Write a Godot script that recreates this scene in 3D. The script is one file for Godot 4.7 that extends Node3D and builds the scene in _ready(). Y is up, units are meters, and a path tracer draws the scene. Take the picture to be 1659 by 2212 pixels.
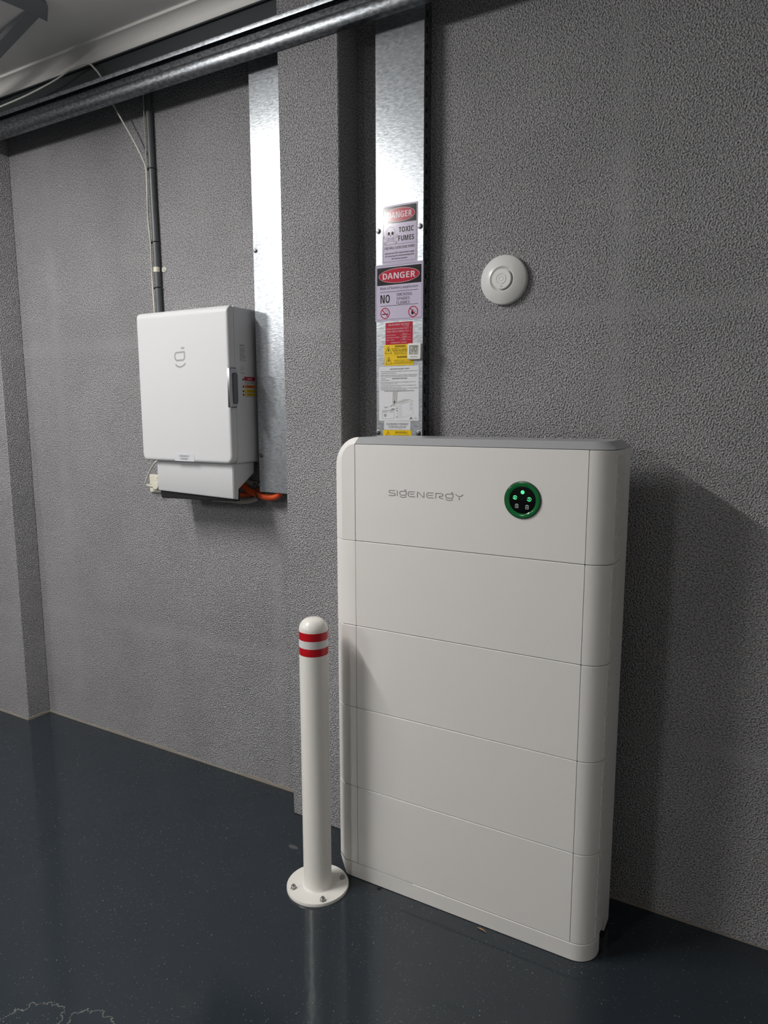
extends Node3D

# ---------------------------------------------------------------- mesh builder
class MB:
	var v := PackedVector3Array()
	var n := PackedVector3Array()
	var u := PackedVector2Array()

	func tri(a: Vector3, b: Vector3, c: Vector3, na: Vector3, nb: Vector3, nc: Vector3, ua := Vector2.ZERO, ub := Vector2.ZERO, uc := Vector2.ZERO) -> void:
		var g := (b - a).cross(c - a)
		if g.length_squared() < 1e-18:
			return
		if g.dot(na + nb + nc) > 0.0:   # front faces run clockwise
			v.append_array([a, c, b]); n.append_array([na, nc, nb]); u.append_array([ua, uc, ub])
		else:
			v.append_array([a, b, c]); n.append_array([na, nb, nc]); u.append_array([ua, ub, uc])

	func quad(a: Vector3, b: Vector3, c: Vector3, d: Vector3, nn: Vector3) -> void:
		tri(a, b, c, nn, nn, nn)
		tri(a, c, d, nn, nn, nn)

	func quads(a: Vector3, b: Vector3, c: Vector3, d: Vector3, na: Vector3, nb: Vector3, nc: Vector3, nd: Vector3) -> void:
		tri(a, b, c, na, nb, nc)
		tri(a, c, d, na, nc, nd)

	func uvquad(a: Vector3, b: Vector3, c: Vector3, d: Vector3, nn: Vector3, ua: Vector2, ub: Vector2, uc: Vector2, ud: Vector2) -> void:
		tri(a, b, c, nn, nn, nn, ua, ub, uc)
		tri(a, c, d, nn, nn, nn, ua, uc, ud)

	func box(lo: Vector3, hi: Vector3, bev := 0.0) -> void:
		if bev > 0.0:
			var p := PackedVector2Array([Vector2(lo.x, lo.y), Vector2(hi.x, lo.y), Vector2(hi.x, hi.y), Vector2(lo.x, hi.y)])
			var q := PackedVector2Array([Vector2(lo.x + bev, lo.y), Vector2(hi.x - bev, lo.y), Vector2(hi.x, lo.y + bev), Vector2(hi.x, hi.y - bev), Vector2(hi.x - bev, hi.y), Vector2(lo.x + bev, hi.y), Vector2(lo.x, hi.y - bev), Vector2(lo.x, lo.y + bev)])
			prism(q, Transform3D(), lo.z, hi.z, bev, bev)
			return
		var a := [Vector3(lo.x, lo.y, lo.z), Vector3(hi.x, lo.y, lo.z), Vector3(hi.x, hi.y, lo.z), Vector3(lo.x, hi.y, lo.z), Vector3(lo.x, lo.y, hi.z), Vector3(hi.x, lo.y, hi.z), Vector3(hi.x, hi.y, hi.z), Vector3(lo.x, hi.y, hi.z)]
		quad(a[0], a[1], a[2], a[3], Vector3.FORWARD)
		quad(a[4], a[5], a[6], a[7], Vector3.BACK)
		quad(a[0], a[3], a[7], a[4], Vector3.LEFT)
		quad(a[1], a[2], a[6], a[5], Vector3.RIGHT)
		quad(a[0], a[1], a[5], a[4], Vector3.DOWN)
		quad(a[3], a[2], a[6], a[7], Vector3.UP)

	static func inset(p: PackedVector2Array, d: float) -> PackedVector2Array:
		var out := PackedVector2Array()
		var m := p.size()
		for i in m:
			var e0 := (p[i] - p[(i + m - 1) % m]).normalized()
			var e1 := (p[(i + 1) % m] - p[i]).normalized()
			var n0 := Vector2(-e0.y, e0.x)
			var n1 := Vector2(-e1.y, e1.x)
			var s := n0 + n1
			out.append(p[i] + s * (d / maxf(0.35, 1.0 + n0.dot(n1))))
		return out

	# poly is counter-clockwise in the local xy plane; extruded from d0 to d1 along local z
	func prism(poly: PackedVector2Array, t: Transform3D, d0: float, d1: float, bf := 0.0, bb := 0.0, caps := true) -> void:
		var p := poly
		if Geometry2D.is_polygon_clockwise(p):
			p = p.duplicate(); p.reverse()
		var m := p.size()
		var en: Array[Vector2] = []
		for i in m:
			var e := (p[(i + 1) % m] - p[i]).normalized()
			en.append(Vector2(e.y, -e.x))
		var rings: Array = []      # [poly, z]
		if bb > 0.0:
			rings.append([inset(p, bb), d0])
			rings.append([p, d0 + bb])
		else:
			rings.append([p, d0])
		if bf > 0.0:
			rings.append([p, d1 - bf])
			rings.append([inset(p, bf), d1])
		else:
			rings.append([p, d1])
		for r in rings.size() - 1:
			var q0: PackedVector2Array = rings[r][0]
			var q1: PackedVector2Array = rings[r + 1][0]
			var z0: float = rings[r][1]
			var z1: float = rings[r + 1][1]
			var tilt := 0.0
			if bb > 0.0 and r == 0:
				tilt = -1.0
			elif bf > 0.0 and r == rings.size() - 2:
				tilt = 1.0
			for i in m:
				var j := (i + 1) % m
				var na := en[i]
				var nb := en[i]
				if en[i].dot(en[(i + m - 1) % m]) > 0.8:
					na = (en[i] + en[(i + m - 1) % m]).normalized()
				if en[i].dot(en[j]) > 0.8:
					nb = (en[i] + en[j]).normalized()
				var a3 := (t.basis * Vector3(na.x, na.y, tilt)).normalized()
				var b3 := (t.basis * Vector3(nb.x, nb.y, tilt)).normalized()
				quads(t * Vector3(q0[i].x, q0[i].y, z0), t * Vector3(q0[j].x, q0[j].y, z0), t * Vector3(q1[j].x, q1[j].y, z1), t * Vector3(q1[i].x, q1[i].y, z1), a3, b3, b3, a3)
		if caps:
			cap(rings[0][0], t, d0, -1.0)
			cap(rings[-1][0], t, d1, 1.0)

	func cap(p: PackedVector2Array, t: Transform3D, z: float, side: float) -> void:
		var ix := Geometry2D.triangulate_polygon(p)
		var nn := (t.basis * Vector3(0, 0, side)).normalized()
		for k in range(0, ix.size(), 3):
			var a := p[ix[k]]
			var b := p[ix[k + 1]]
			var c := p[ix[k + 2]]
			tri(t * Vector3(a.x, a.y, z), t * Vector3(b.x, b.y, z), t * Vector3(c.x, c.y, z), nn, nn, nn)

	# profile of (radius, height) points turned about local z
	func lathe(pr: PackedVector2Array, t: Transform3D, seg := 48) -> void:
		var en: Array[Vector2] = []
		for i in pr.size() - 1:
			var e := (pr[i + 1] - pr[i]).normalized()
			en.append(Vector2(e.y, -e.x))
		for i in pr.size() - 1:
			var n0 := en[i]
			var n1 := en[i]
			if i > 0 and en[i].dot(en[i - 1]) > 0.75:
				n0 = (en[i] + en[i - 1]).normalized()
			if i < en.size() - 1 and en[i].dot(en[i + 1]) > 0.75:
				n1 = (en[i] + en[i + 1]).normalized()
			for k in seg:
				var a := TAU * k / seg
				var b := TAU * (k + 1) / seg
				var ca := Vector2(cos(a), sin(a))
				var cb := Vector2(cos(b), sin(b))
				quads(t * Vector3(ca.x * pr[i].x, ca.y * pr[i].x, pr[i].y), t * Vector3(cb.x * pr[i].x, cb.y * pr[i].x, pr[i].y),
					t * Vector3(cb.x * pr[i + 1].x, cb.y * pr[i + 1].x, pr[i + 1].y), t * Vector3(ca.x * pr[i + 1].x, ca.y * pr[i + 1].x, pr[i + 1].y),
					(t.basis * Vector3(ca.x * n0.x, ca.y * n0.x, n0.y)).normalized(), (t.basis * Vector3(cb.x * n0.x, cb.y * n0.x, n0.y)).normalized(),
					(t.basis * Vector3(cb.x * n1.x, cb.y * n1.x, n1.y)).normalized(), (t.basis * Vector3(ca.x * n1.x, ca.y * n1.x, n1.y)).normalized())

	func tube(pts: PackedVector3Array, r: float, seg := 10, ends := true, corrugate := 0.0) -> void:
		var m := pts.size()
		var up := Vector3.UP
		var rings: Array = []
		var prev := Vector3.ZERO
		for i in m:
			var d := (pts[mini(i + 1, m - 1)] - pts[maxi(i - 1, 0)]).normalized()
			if i == 0:
				up = Vector3.UP if absf(d.y) < 0.9 else Vector3.RIGHT
				prev = (up - d * up.dot(d)).normalized()
			else:
				prev = (prev - d * prev.dot(d)).normalized()
			rings.append([prev, d.cross(prev).normalized(), d])
		for i in m - 1:
			var r0 := r + (corrugate if i % 2 == 0 else 0.0)
			var r1 := r + (corrugate if (i + 1) % 2 == 0 else 0.0)
			for k in seg:
				var a := TAU * k / seg
				var b := TAU * (k + 1) / seg
				var a0: Vector3 = rings[i][0] * cos(a) + rings[i][1] * sin(a)
				var b0: Vector3 = rings[i][0] * cos(b) + rings[i][1] * sin(b)
				var a1: Vector3 = rings[i + 1][0] * cos(a) + rings[i + 1][1] * sin(a)
				var b1: Vector3 = rings[i + 1][0] * cos(b) + rings[i + 1][1] * sin(b)
				quads(pts[i] + a0 * r0, pts[i] + b0 * r0, pts[i + 1] + b1 * r1, pts[i + 1] + a1 * r1, a0, b0, b1, a1)
		if ends:
			for e in [0, m - 1]:
				var nn: Vector3 = rings[e][2] * (-1.0 if e == 0 else 1.0)
				for k in seg:
					var a := TAU * k / seg
					var b := TAU * (k + 1) / seg
					var pa: Vector3 = pts[e] + (rings[e][0] * cos(a) + rings[e][1] * sin(a)) * r
					var pb: Vector3 = pts[e] + (rings[e][0] * cos(b) + rings[e][1] * sin(b)) * r
					tri(pts[e], pa, pb, nn, nn, nn)

	# flat print in the local xy plane
	func flat(p: PackedVector2Array, t: Transform3D, z: float) -> void:
		cap(p, t, z, 1.0)

	func line(p: PackedVector2Array, w: float, t: Transform3D, z: float, closed := false, square := false) -> void:
		if closed:
			var q := p.duplicate()
			q.append(p[0]); q.append(p[0].lerp(p[1], 0.02))
			p = q
		for poly in Geometry2D.offset_polyline(p, w * 0.5, Geometry2D.JOIN_ROUND, Geometry2D.END_BUTT if square else Geometry2D.END_ROUND):
			if not Geometry2D.is_polygon_clockwise(poly):
				cap(poly, t, z, 1.0)

	func stroke(p: PackedVector2Array, w: float, t: Transform3D, z: float) -> void:   # segment by segment, for closed or crossing strokes
		for i in p.size() - 1:
			var d := (p[i + 1] - p[i]).normalized() * w * 0.5
			var o := Vector2(-d.y, d.x)
			cap(PackedVector2Array([p[i] - o, p[i + 1] - o, p[i + 1] + o, p[i] + o]), t, z + 0.00004 * (i % 2), 1.0)
			disc(p[i], w * 0.5, t, z + 0.00008 + 0.00004 * (i % 2), 12)
		disc(p[-1], w * 0.5, t, z + 0.00016, 12)

	func disc(c: Vector2, r: float, t: Transform3D, z: float, seg := 24, ry := -1.0) -> void:
		var p := PackedVector2Array()
		for k in seg:
			p.append(c + Vector2(cos(TAU * k / seg) * r, sin(TAU * k / seg) * (ry if ry > 0.0 else r)))
		cap(p, t, z, 1.0)

	func ring(c: Vector2, r0: float, r1: float, t: Transform3D, z: float, k_y := 1.0, seg := 48) -> void:
		var nn := (t.basis * Vector3(0, 0, 1)).normalized()
		for k in seg:
			var a := Vector2(cos(TAU * k / seg), sin(TAU * k / seg) * k_y)
			var b := Vector2(cos(TAU * (k + 1) / seg), sin(TAU * (k + 1) / seg) * k_y)
			var p0 := c + a * r0
			var p1 := c + b * r0
			var p2 := c + b * r1
			var p3 := c + a * r1
			quad(t * Vector3(p0.x, p0.y, z), t * Vector3(p1.x, p1.y, z), t * Vector3(p2.x, p2.y, z), t * Vector3(p3.x, p3.y, z), nn)

	func rect(x0: float, y0: float, x1: float, y1: float, t: Transform3D, z: float) -> void:
		cap(PackedVector2Array([Vector2(x0, y0), Vector2(x1, y0), Vector2(x1, y1), Vector2(x0, y1)]), t, z, 1.0)

	func mesh() -> ArrayMesh:
		var a := []
		a.resize(Mesh.ARRAY_MAX)
		a[Mesh.ARRAY_VERTEX] = v
		a[Mesh.ARRAY_NORMAL] = n
		a[Mesh.ARRAY_TEX_UV] = u
		var m := ArrayMesh.new()
		m.add_surface_from_arrays(Mesh.PRIMITIVE_TRIANGLES, a)
		return m

# ---------------------------------------------------------------- helpers
const WALL := -0.317
const TRAY := -0.262
const I3 := Transform3D()
var M := {}
var fonts := {}

func numbered(called: String, parent: Node) -> String:
	if not parent.has_node(NodePath(called)):
		return called
	var k := 1
	while parent.has_node(NodePath("%s_%03d" % [called, k])):
		k += 1
	return "%s_%03d" % [called, k]

func put(called: String, mb: MB, mat: Material, parent: Node = self, label := "") -> MeshInstance3D:
	var o := MeshInstance3D.new()
	o.name = numbered(called, parent)
	o.mesh = mb.mesh()
	o.material_override = mat
	parent.add_child(o, true)
	if label:
		o.set_meta("label", label)
	return o

func tag(o: Node, label: String, category: String, group := "") -> void:
	o.set_meta("label", label)
	o.set_meta("category", category)
	if group:
		o.set_meta("group", group)

func thing(called: String, label: String, category: String, at := Vector3.ZERO, group := "") -> Node3D:
	var o := Node3D.new()
	o.name = numbered(called, self)
	add_child(o, true)
	o.position = at
	tag(o, label, category, group)
	return o

func struct(called: String, mb: MB, mat: Material, label: String, category: String) -> MeshInstance3D:
	var o := put(called, mb, mat)
	tag(o, label, category)
	o.set_meta("kind", "structure")
	return o

func shift(x: float, y: float, z: float) -> Transform3D:
	return Transform3D(Basis(), Vector3(x, y, z))

func srgb(r: int, g: int, b: int) -> Color:
	return Color(r / 255.0, g / 255.0, b / 255.0)

func mat(c: Color, rough := 0.5, metal := 0.0, spec := 0.5) -> StandardMaterial3D:
	var m := StandardMaterial3D.new()
	m.albedo_color = c
	m.roughness = rough
	m.metallic = metal
	m.metallic_specular = spec
	return m

func noise(size: int, freq: float, octaves: int, sd: int, ramp: Array = [], type := FastNoiseLite.TYPE_SIMPLEX_SMOOTH) -> NoiseTexture2D:
	var f := FastNoiseLite.new()
	f.noise_type = type
	f.seed = sd
	f.frequency = freq
	f.fractal_type = FastNoiseLite.FRACTAL_FBM
	f.fractal_octaves = octaves
	var t := NoiseTexture2D.new()
	t.width = size
	t.height = size
	t.seamless = true
	t.noise = f
	if ramp:
		var g := Gradient.new()
		g.offsets = PackedFloat32Array(ramp.map(func(a): return a[0]))
		g.colors = PackedColorArray(ramp.map(func(a): return Color(a[1], a[1], a[1]) if not a[1] is Color else a[1]))
		t.color_ramp = g
	return t

func rrect(x0: float, y0: float, x1: float, y1: float, r: float, seg := 6) -> PackedVector2Array:
	var p := PackedVector2Array()
	for c in [[x1 - r, y0 + r, -PI / 2], [x1 - r, y1 - r, 0.0], [x0 + r, y1 - r, PI / 2], [x0 + r, y0 + r, PI]]:
		for k in seg + 1:
			var a: float = c[2] + PI / 2 * k / seg
			p.append(Vector2(c[0] + cos(a) * r, c[1] + sin(a) * r))
	return p

func smooth(pts: Array, step := 8) -> PackedVector3Array:
	var out := PackedVector3Array()
	var m := pts.size()
	for i in m - 1:
		var p0: Vector3 = pts[maxi(i - 1, 0)]
		var p1: Vector3 = pts[i]
		var p2: Vector3 = pts[i + 1]
		var p3: Vector3 = pts[mini(i + 2, m - 1)]
		for k in step:
			out.append(p1.cubic_interpolate(p2, p0, p3, float(k) / step))
	out.append(pts[-1])
	return out

func font(kind: String) -> Font:
	if not fonts.has(kind):
		var f := SystemFont.new()
		f.font_names = PackedStringArray(["Droid Serif" if kind.begins_with("serif") else "Droid Sans"])
		f.font_weight = 700 if kind.ends_with("bold") else 400
		fonts[kind] = f
	return fonts[kind]

# text set in the local xy plane, its box centred at (x, y), fitted to width w and height h
func text(mb: MB, s: String, x: float, y: float, w: float, h: float, t: Transform3D, z: float, kind := "sans") -> void:
	var tm := TextMesh.new()
	tm.text = s
	tm.font = font(kind)
	tm.font_size = 32
	tm.pixel_size = 0.01
	tm.depth = 0.0
	tm.curve_step = 2.0 if h < 0.006 else 0.8
	var a := tm.surface_get_arrays(0)
	var vs: PackedVector3Array = a[Mesh.ARRAY_VERTEX]
	if vs.is_empty():
		return
	var ix: PackedInt32Array = a[Mesh.ARRAY_INDEX] if a[Mesh.ARRAY_INDEX] != null else PackedInt32Array(range(vs.size()))
	var lo := Vector2(1e9, 1e9)
	var hi := Vector2(-1e9, -1e9)
	for p in vs:
		lo = lo.min(Vector2(p.x, p.y))
		hi = hi.max(Vector2(p.x, p.y))
	var k := Vector2(w, h) / (hi - lo).max(Vector2(1e-6, 1e-6))
	var mid := (lo + hi) * 0.5
	var nn := (t.basis * Vector3(0, 0, 1)).normalized()
	for i in range(0, ix.size() - 2, 3):
		var q: Array[Vector3] = []
		for j in 3:
			var p := vs[ix[i + j]]
			q.append(t * Vector3(x + (p.x - mid.x) * k.x, y + (p.y - mid.y) * k.y, z))
		mb.tri(q[0], q[1], q[2], nn, nn, nn)

func v2(a: Array) -> PackedVector2Array:
	var p := PackedVector2Array()
	for i in range(0, a.size(), 2):
		p.append(Vector2(a[i], a[i + 1]))
	return p

func arc(c: Vector2, r: float, a0: float, a1: float, seg := 8, ry := -1.0) -> PackedVector2Array:
	var p := PackedVector2Array()
	for k in seg + 1:
		var a := lerpf(a0, a1, float(k) / seg)
		p.append(c + Vector2(cos(a) * r, sin(a) * (ry if ry > 0 else r)))
	return p

# ---------------------------------------------------------------- scene
func _ready() -> void:
	# camera
	var cam := Camera3D.new()
	cam.name = "camera"
	cam.fov = 72.68
	cam.near = 0.05
	cam.far = 60.0
	cam.basis = Basis.from_euler(Vector3(-0.1439, 0.519, -0.002))
	cam.position = Vector3(1.1184, 1.5267, 1.7807)
	add_child(cam)
	cam.current = true
	# environment
	var env := Environment.new()
	env.background_mode = Environment.BG_COLOR
	env.background_color = Color(0.02, 0.02, 0.022)
	env.tonemap_mode = Environment.TONE_MAPPER_LINEAR
	env.tonemap_exposure = 1.06
	env.sdfgi_enabled = true
	env.ssao_enabled = true
	env.ssil_enabled = true
	var we := WorldEnvironment.new()
	we.name = "environment"
	we.environment = env
	add_child(we)
	# lamps: one row over the bay, one row further off to the left
	make_materials()
	lamp(Vector3(-1.36, 2.80, 1.42), 3.7, "white batten lamp on the ceiling nearest the wall with the cabinets")
	lamp(Vector3(-1.42, 2.80, 5.4), 3.7, "white batten lamp further back in the same ceiling row")
	lamp(Vector3(-3.9, 2.80, 4.3), 4.8, "white batten lamp on the ceiling far to the left")
	build_room()
	build_rail()
	build_battery()
	build_gateway()
	build_tray_left()
	build_tray_right()
	build_signs()
	build_detector()
	build_conduit()
	build_outlet()
	build_flex()
	build_bollard()
	build_litter()

func lamp(at: Vector3, energy: float, label: String) -> void:
	var o := thing("batten_lamp", label, "lamp", at, "ceiling batten lamps")
	var b := MB.new()
	b.box(Vector3(-0.035, 0.02, -0.62), Vector3(0.035, 0.0895, 0.62), 0.004)
	for z in [-0.4, 0.4]:
		b.box(Vector3(-0.006, 0.0895, z - 0.006), Vector3(0.006, 0.1300, z + 0.006))
	put("housing", b, M.paint_white, o)
	var d := MB.new()
	d.prism(rrect(-0.03, 0.0, 0.03, 0.03, 0.012, 4), I3, -0.6, 0.6)
	put("diffuser", d, M.lamp_glow, o)
	for k in 3:                             # the lit sides and the underside of the diffuser
		var l := AreaLight3D.new()
		l.name = numbered("lamp_light", o)
		l.area_size = Vector2(0.05, 1.2)
		l.light_energy = energy * [0.5, 1.25, 0.5][k]
		l.light_color = Color(1.0, 0.99, 0.98)
		l.set("area_range", 30.0)
		l.shadow_enabled = true
		l.basis = Basis(Vector3(0, 0, 1), [1.5, 0.0, -1.5][k]) * Basis(Vector3(1, 0, 0), -PI / 2)
		l.position = Vector3([0.034, 0.0, -0.034][k], [0.012, -0.004, 0.012][k], 0)
		o.add_child(l)

func floor_texture() -> ImageTexture:
	var rng := RandomNumberGenerator.new()
	rng.seed = 7
	var s := 2048
	var im := Image.create(s, s, false, Image.FORMAT_RGB8)
	im.fill(srgb(44, 51, 57))
	var k := s / 2.6                       # pixels per metre; origin of the picture at x -1.9, z -0.5
	for i in 420:                          # soft clouds of wear
		var c := Vector2(rng.randf() * s, rng.randf() * s)
		var w := rng.randi_range(10, 60)
		var h := rng.randi_range(6, 40)
		var base := srgb(44, 51, 57)
		var col := base.lerp(srgb(66, 73, 78), rng.randf() * 0.22)
		for y in range(-h, h):
			for x in range(-w, w):
				var q := Vector2(float(x) / w, float(y) / h).length()
				if q < 1.0 and rng.randf() < (1.0 - q) * 0.6:
					im.set_pixel(posmod(int(c.x) + x, s), posmod(int(c.y) + y, s), col)
	var hot: Array[Vector2] = []
	for i in 46:
		hot.append(Vector2(rng.randf() * s, rng.randf() * s))
	for i in 26000:                        # flecks
		var c := Vector2(rng.randf() * s, rng.randf() * s)
		if rng.randf() < 0.4:
			c = hot[rng.randi() % hot.size()] + Vector2(rng.randfn() * 60.0, rng.randfn() * 60.0)
		var f := pow(rng.randf(), 1.7)
		var col := srgb(66, 74, 80).lerp(srgb(190, 190, 184), f)
		var m := 1 if rng.randf() < 0.78 else rng.randi_range(2, 3)
		for j in m:
			im.set_pixel(posmod(int(c.x) + rng.randi_range(-1, 1) * mini(j, 1), s), posmod(int(c.y) + rng.randi_range(-1, 1) * mini(j, 1), s), col)
	for i in 60:                           # scratches
		var c := Vector2(rng.randf() * s, rng.randf() * s)
		var d := Vector2.from_angle(rng.randf() * TAU)
		for j in rng.randi_range(6, 34):
			c += d
			d = d.rotated(rng.randfn() * 0.1)
			if rng.randf() < 0.55:
				im.set_pixel(posmod(int(c.x), s), posmod(int(c.y), s), srgb(78, 84, 86))
	# peeling edges of the coating near the camera, and a bare chip by the pillar
	for path in [[-0.62, 0.985, -0.5092, 0.9056, -0.4907, 0.8552, -0.4473, 0.8141, -0.395, 0.805, -0.3699, 0.8343, -0.372, 0.90], [-0.345, 0.86, -0.3573, 0.8036, -0.3463, 0.7845, -0.30, 0.765, -0.2418, 0.7693, -0.19, 0.80, -0.14, 0.83]]:
		var wob := FastNoiseLite.new()
		wob.frequency = 0.045
		wob.seed = int(path.size())
		var run := 0.0
		for i in range(0, path.size() - 2, 2):
			var a := Vector2(path[i], path[i + 1])
			var b := Vector2(path[i + 2], path[i + 3])
			var m := int(a.distance_to(b) * k * 2.0)
			for j in m:
				run += 0.5
				var q := a.lerp(b, float(j) / m) + Vector2(wob.get_noise_1d(run), wob.get_noise_1d(run + 900.0)) * 0.016
				var px := Vector2i((q - Vector2(-1.9, -0.5)) * k)
				var fade := 0.5 + 0.5 * wob.get_noise_1d(run * 0.7 + 3000.0)
				for e in 1 + int(rng.randf() * 3.0 * fade + 0.4):
					im.set_pixel(px.x + rng.randi_range(-1, 1) * mini(e, 1), px.y + rng.randi_range(-1, 1) * mini(e, 1), srgb(150, 147, 134).lerp(srgb(74, 80, 80), rng.randf() * (1.2 - fade)))
	for y in range(-9, 10):
		for x in range(-16, 17):
			if Vector2(x / 16.0, y / 8.0).length() < 0.8 + rng.randf() * 0.25:
				var px := Vector2i((Vector2(-0.288, -0.03) - Vector2(-1.9, -0.5)) * k) + Vector2i(x, y)
				im.set_pixel(px.x, px.y, srgb(104, 104, 104).lerp(srgb(70, 74, 76), rng.randf()))
	return ImageTexture.create_from_image(im)

func galv(lo: float, hi: float, rough: float, relief: float, metal: float) -> StandardMaterial3D:
	var m := mat(Color(1, 1, 1), 1.0, metal)
	m.albedo_texture = noise(512, 0.035, 3, 11, [[0.0, Color(lo * 0.97, lo, lo * 1.03)], [0.5, Color((lo + hi) * 0.485, (lo + hi) * 0.5, (lo + hi) * 0.515)], [1.0, Color(hi * 0.975, hi, hi * 1.025)]])
	m.roughness_texture = noise(512, 0.03, 3, 23, [[0.0, rough * 0.88], [1.0, rough * 1.15]])
	m.uv1_triplanar = true
	m.uv1_world_triplanar = true
	m.uv1_scale = Vector3(2.2, 5.5, 2.2)
	m.heightmap_enabled = true
	m.heightmap_texture = noise(512, 0.05, 2, 31)
	m.heightmap_scale = relief
	return m

func make_materials() -> void:
	var w := mat(Color(1, 1, 1), 0.86, 0.0, 0.35)
	var sd := 5
	w.albedo_texture = noise(1024, 0.2, 2, sd, [[0.0, srgb(70, 70, 71)], [0.40, srgb(154, 154, 156)], [0.6, srgb(170, 169, 171)], [1.0, srgb(226, 225, 227)]])
	w.heightmap_enabled = true
	w.heightmap_texture = noise(1024, 0.2, 2, sd)
	w.heightmap_scale = 0.58
	w.uv1_triplanar = true
	w.uv1_world_triplanar = true
	w.uv1_scale = Vector3.ONE * 0.8
	w.detail_enabled = true
	w.detail_blend_mode = BaseMaterial3D.BLEND_MODE_MUL
	w.detail_uv_layer = BaseMaterial3D.DETAIL_UV_2
	w.detail_albedo = noise(512, 0.012, 4, 9, [[0.0, 0.93], [1.0, 1.0]])
	w.uv2_triplanar = true
	w.uv2_world_triplanar = true
	w.uv2_scale = Vector3.ONE * 0.4
	M.wall = w
	var f := mat(Color(1, 1, 1), 0.3, 0.0, 0.5)
	f.albedo_texture = floor_texture()
	f.roughness_texture = noise(512, 0.03, 4, 41, [[0.0, 0.27], [1.0, 0.42]])
	f.heightmap_enabled = true
	f.heightmap_texture = noise(1024, 0.09, 2, 43)
	f.heightmap_scale = 0.014
	f.uv1_scale = Vector3.ONE
	M.floor = f
	M.bare = mat(srgb(150, 143, 132), 0.9)
	M.ceiling = mat(srgb(236, 234, 231), 0.8)
	M.far_wall = mat(srgb(138, 137, 136), 0.85)
	M.side_wall = mat(srgb(184, 182, 179), 0.85)
	M.cornice = mat(srgb(240, 238, 234), 0.55)
	M.beam = mat(srgb(52, 57, 60), 0.45)
	M.paint_white = mat(srgb(228, 228, 226), 0.28)
	M.lamp_glow = mat(srgb(240, 240, 235), 0.4)
	M.lamp_glow.emission_enabled = true
	M.lamp_glow.emission = Color(1.0, 0.99, 0.98)
	M.lamp_glow.emission_energy_multiplier = 3.0
	M.white = mat(srgb(236, 234, 230), 0.42)
	M.cab_white = mat(srgb(218, 219, 221), 0.4)
	M.core = mat(srgb(70, 70, 68), 0.7)
	M.cap = mat(srgb(186, 188, 191), 0.36, 0.25, 0.5)
	M.mark = mat(srgb(120, 120, 120), 0.5)
	M.emblem = mat(srgb(166, 166, 168), 0.5)
	M.black = mat(srgb(22, 22, 24), 0.5)
	M.black_gloss = mat(srgb(8, 9, 10), 0.12)
	M.rubber = mat(srgb(38, 38, 40), 0.7)
	M.glass_green = mat(srgb(20, 92, 48), 0.12)
	M.glass_green.emission_enabled = true
	M.glass_green.emission = srgb(16, 90, 42)
	M.glass_green.emission_energy_multiplier = 0.22
	M.rim_dark = mat(srgb(46, 60, 52), 0.25)
	M.led = mat(srgb(90, 220, 150), 0.3)
	M.led.emission_enabled = true
	M.led.emission = srgb(90, 235, 160)
	M.led.emission_energy_multiplier = 0.8
	M.led_pale = mat(srgb(160, 165, 160), 0.3)
	M.led_pale.emission_enabled = true
	M.led_pale.emission = srgb(170, 180, 172)
	M.led_pale.emission_energy_multiplier = 0.35
	M.chrome = mat(srgb(190, 190, 194), 0.25, 1.0)
	M.chrome_dark = mat(srgb(120, 122, 126), 0.38, 1.0)
	M.steel = mat(srgb(178, 178, 176), 0.38, 1.0)
	M.galv = galv(0.60, 0.78, 0.29, 0.010, 0.6)
	M.galv_rail = galv(0.36, 0.66, 0.33, 0.008, 0.85)
	M.slate = mat(srgb(128, 134, 137), 0.5)
	M.pvc = mat(srgb(98, 102, 104), 0.4)
	M.orange = mat(srgb(214, 82, 32), 0.38)
	M.flex = mat(srgb(176, 174, 162), 0.55)
	M.cord = mat(srgb(224, 222, 214), 0.5)
	M.ivory = mat(srgb(226, 222, 206), 0.45)
	M.bollard = mat(srgb(238, 236, 230), 0.28)
	M.red = mat(srgb(196, 22, 34), 0.25)
	M.tape_white = mat(srgb(226, 226, 226), 0.2)
	M.sign_white = mat(srgb(205, 196, 218), 0.13)
	M.sign_paper = mat(srgb(216, 218, 222), 0.4)
	M.sign_black = mat(srgb(34, 31, 34), 0.13)
	M.sign_red = mat(srgb(182, 34, 58), 0.13)
	M.sign_red_plate = mat(srgb(182, 26, 52), 0.2)
	M.sign_yellow = mat(srgb(236, 198, 36), 0.22)
	M.print_black = mat(srgb(20, 18, 18), 0.3, 0.0, 0.25)
	M.print_grey = mat(srgb(96, 96, 96), 0.4, 0.0, 0.3)
	M.print_pale = mat(srgb(184, 184, 182), 0.5)
	M.print_white = mat(srgb(226, 212, 222), 0.13)
	M.print_orange = mat(srgb(226, 120, 40), 0.4)
	M.lcd = mat(srgb(188, 188, 178), 0.2)
	M.lens = mat(srgb(30, 30, 34), 0.15)
	M.leaf = mat(srgb(178, 138, 88), 0.7)
	M.stone = mat(srgb(40, 40, 42), 0.9)

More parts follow.
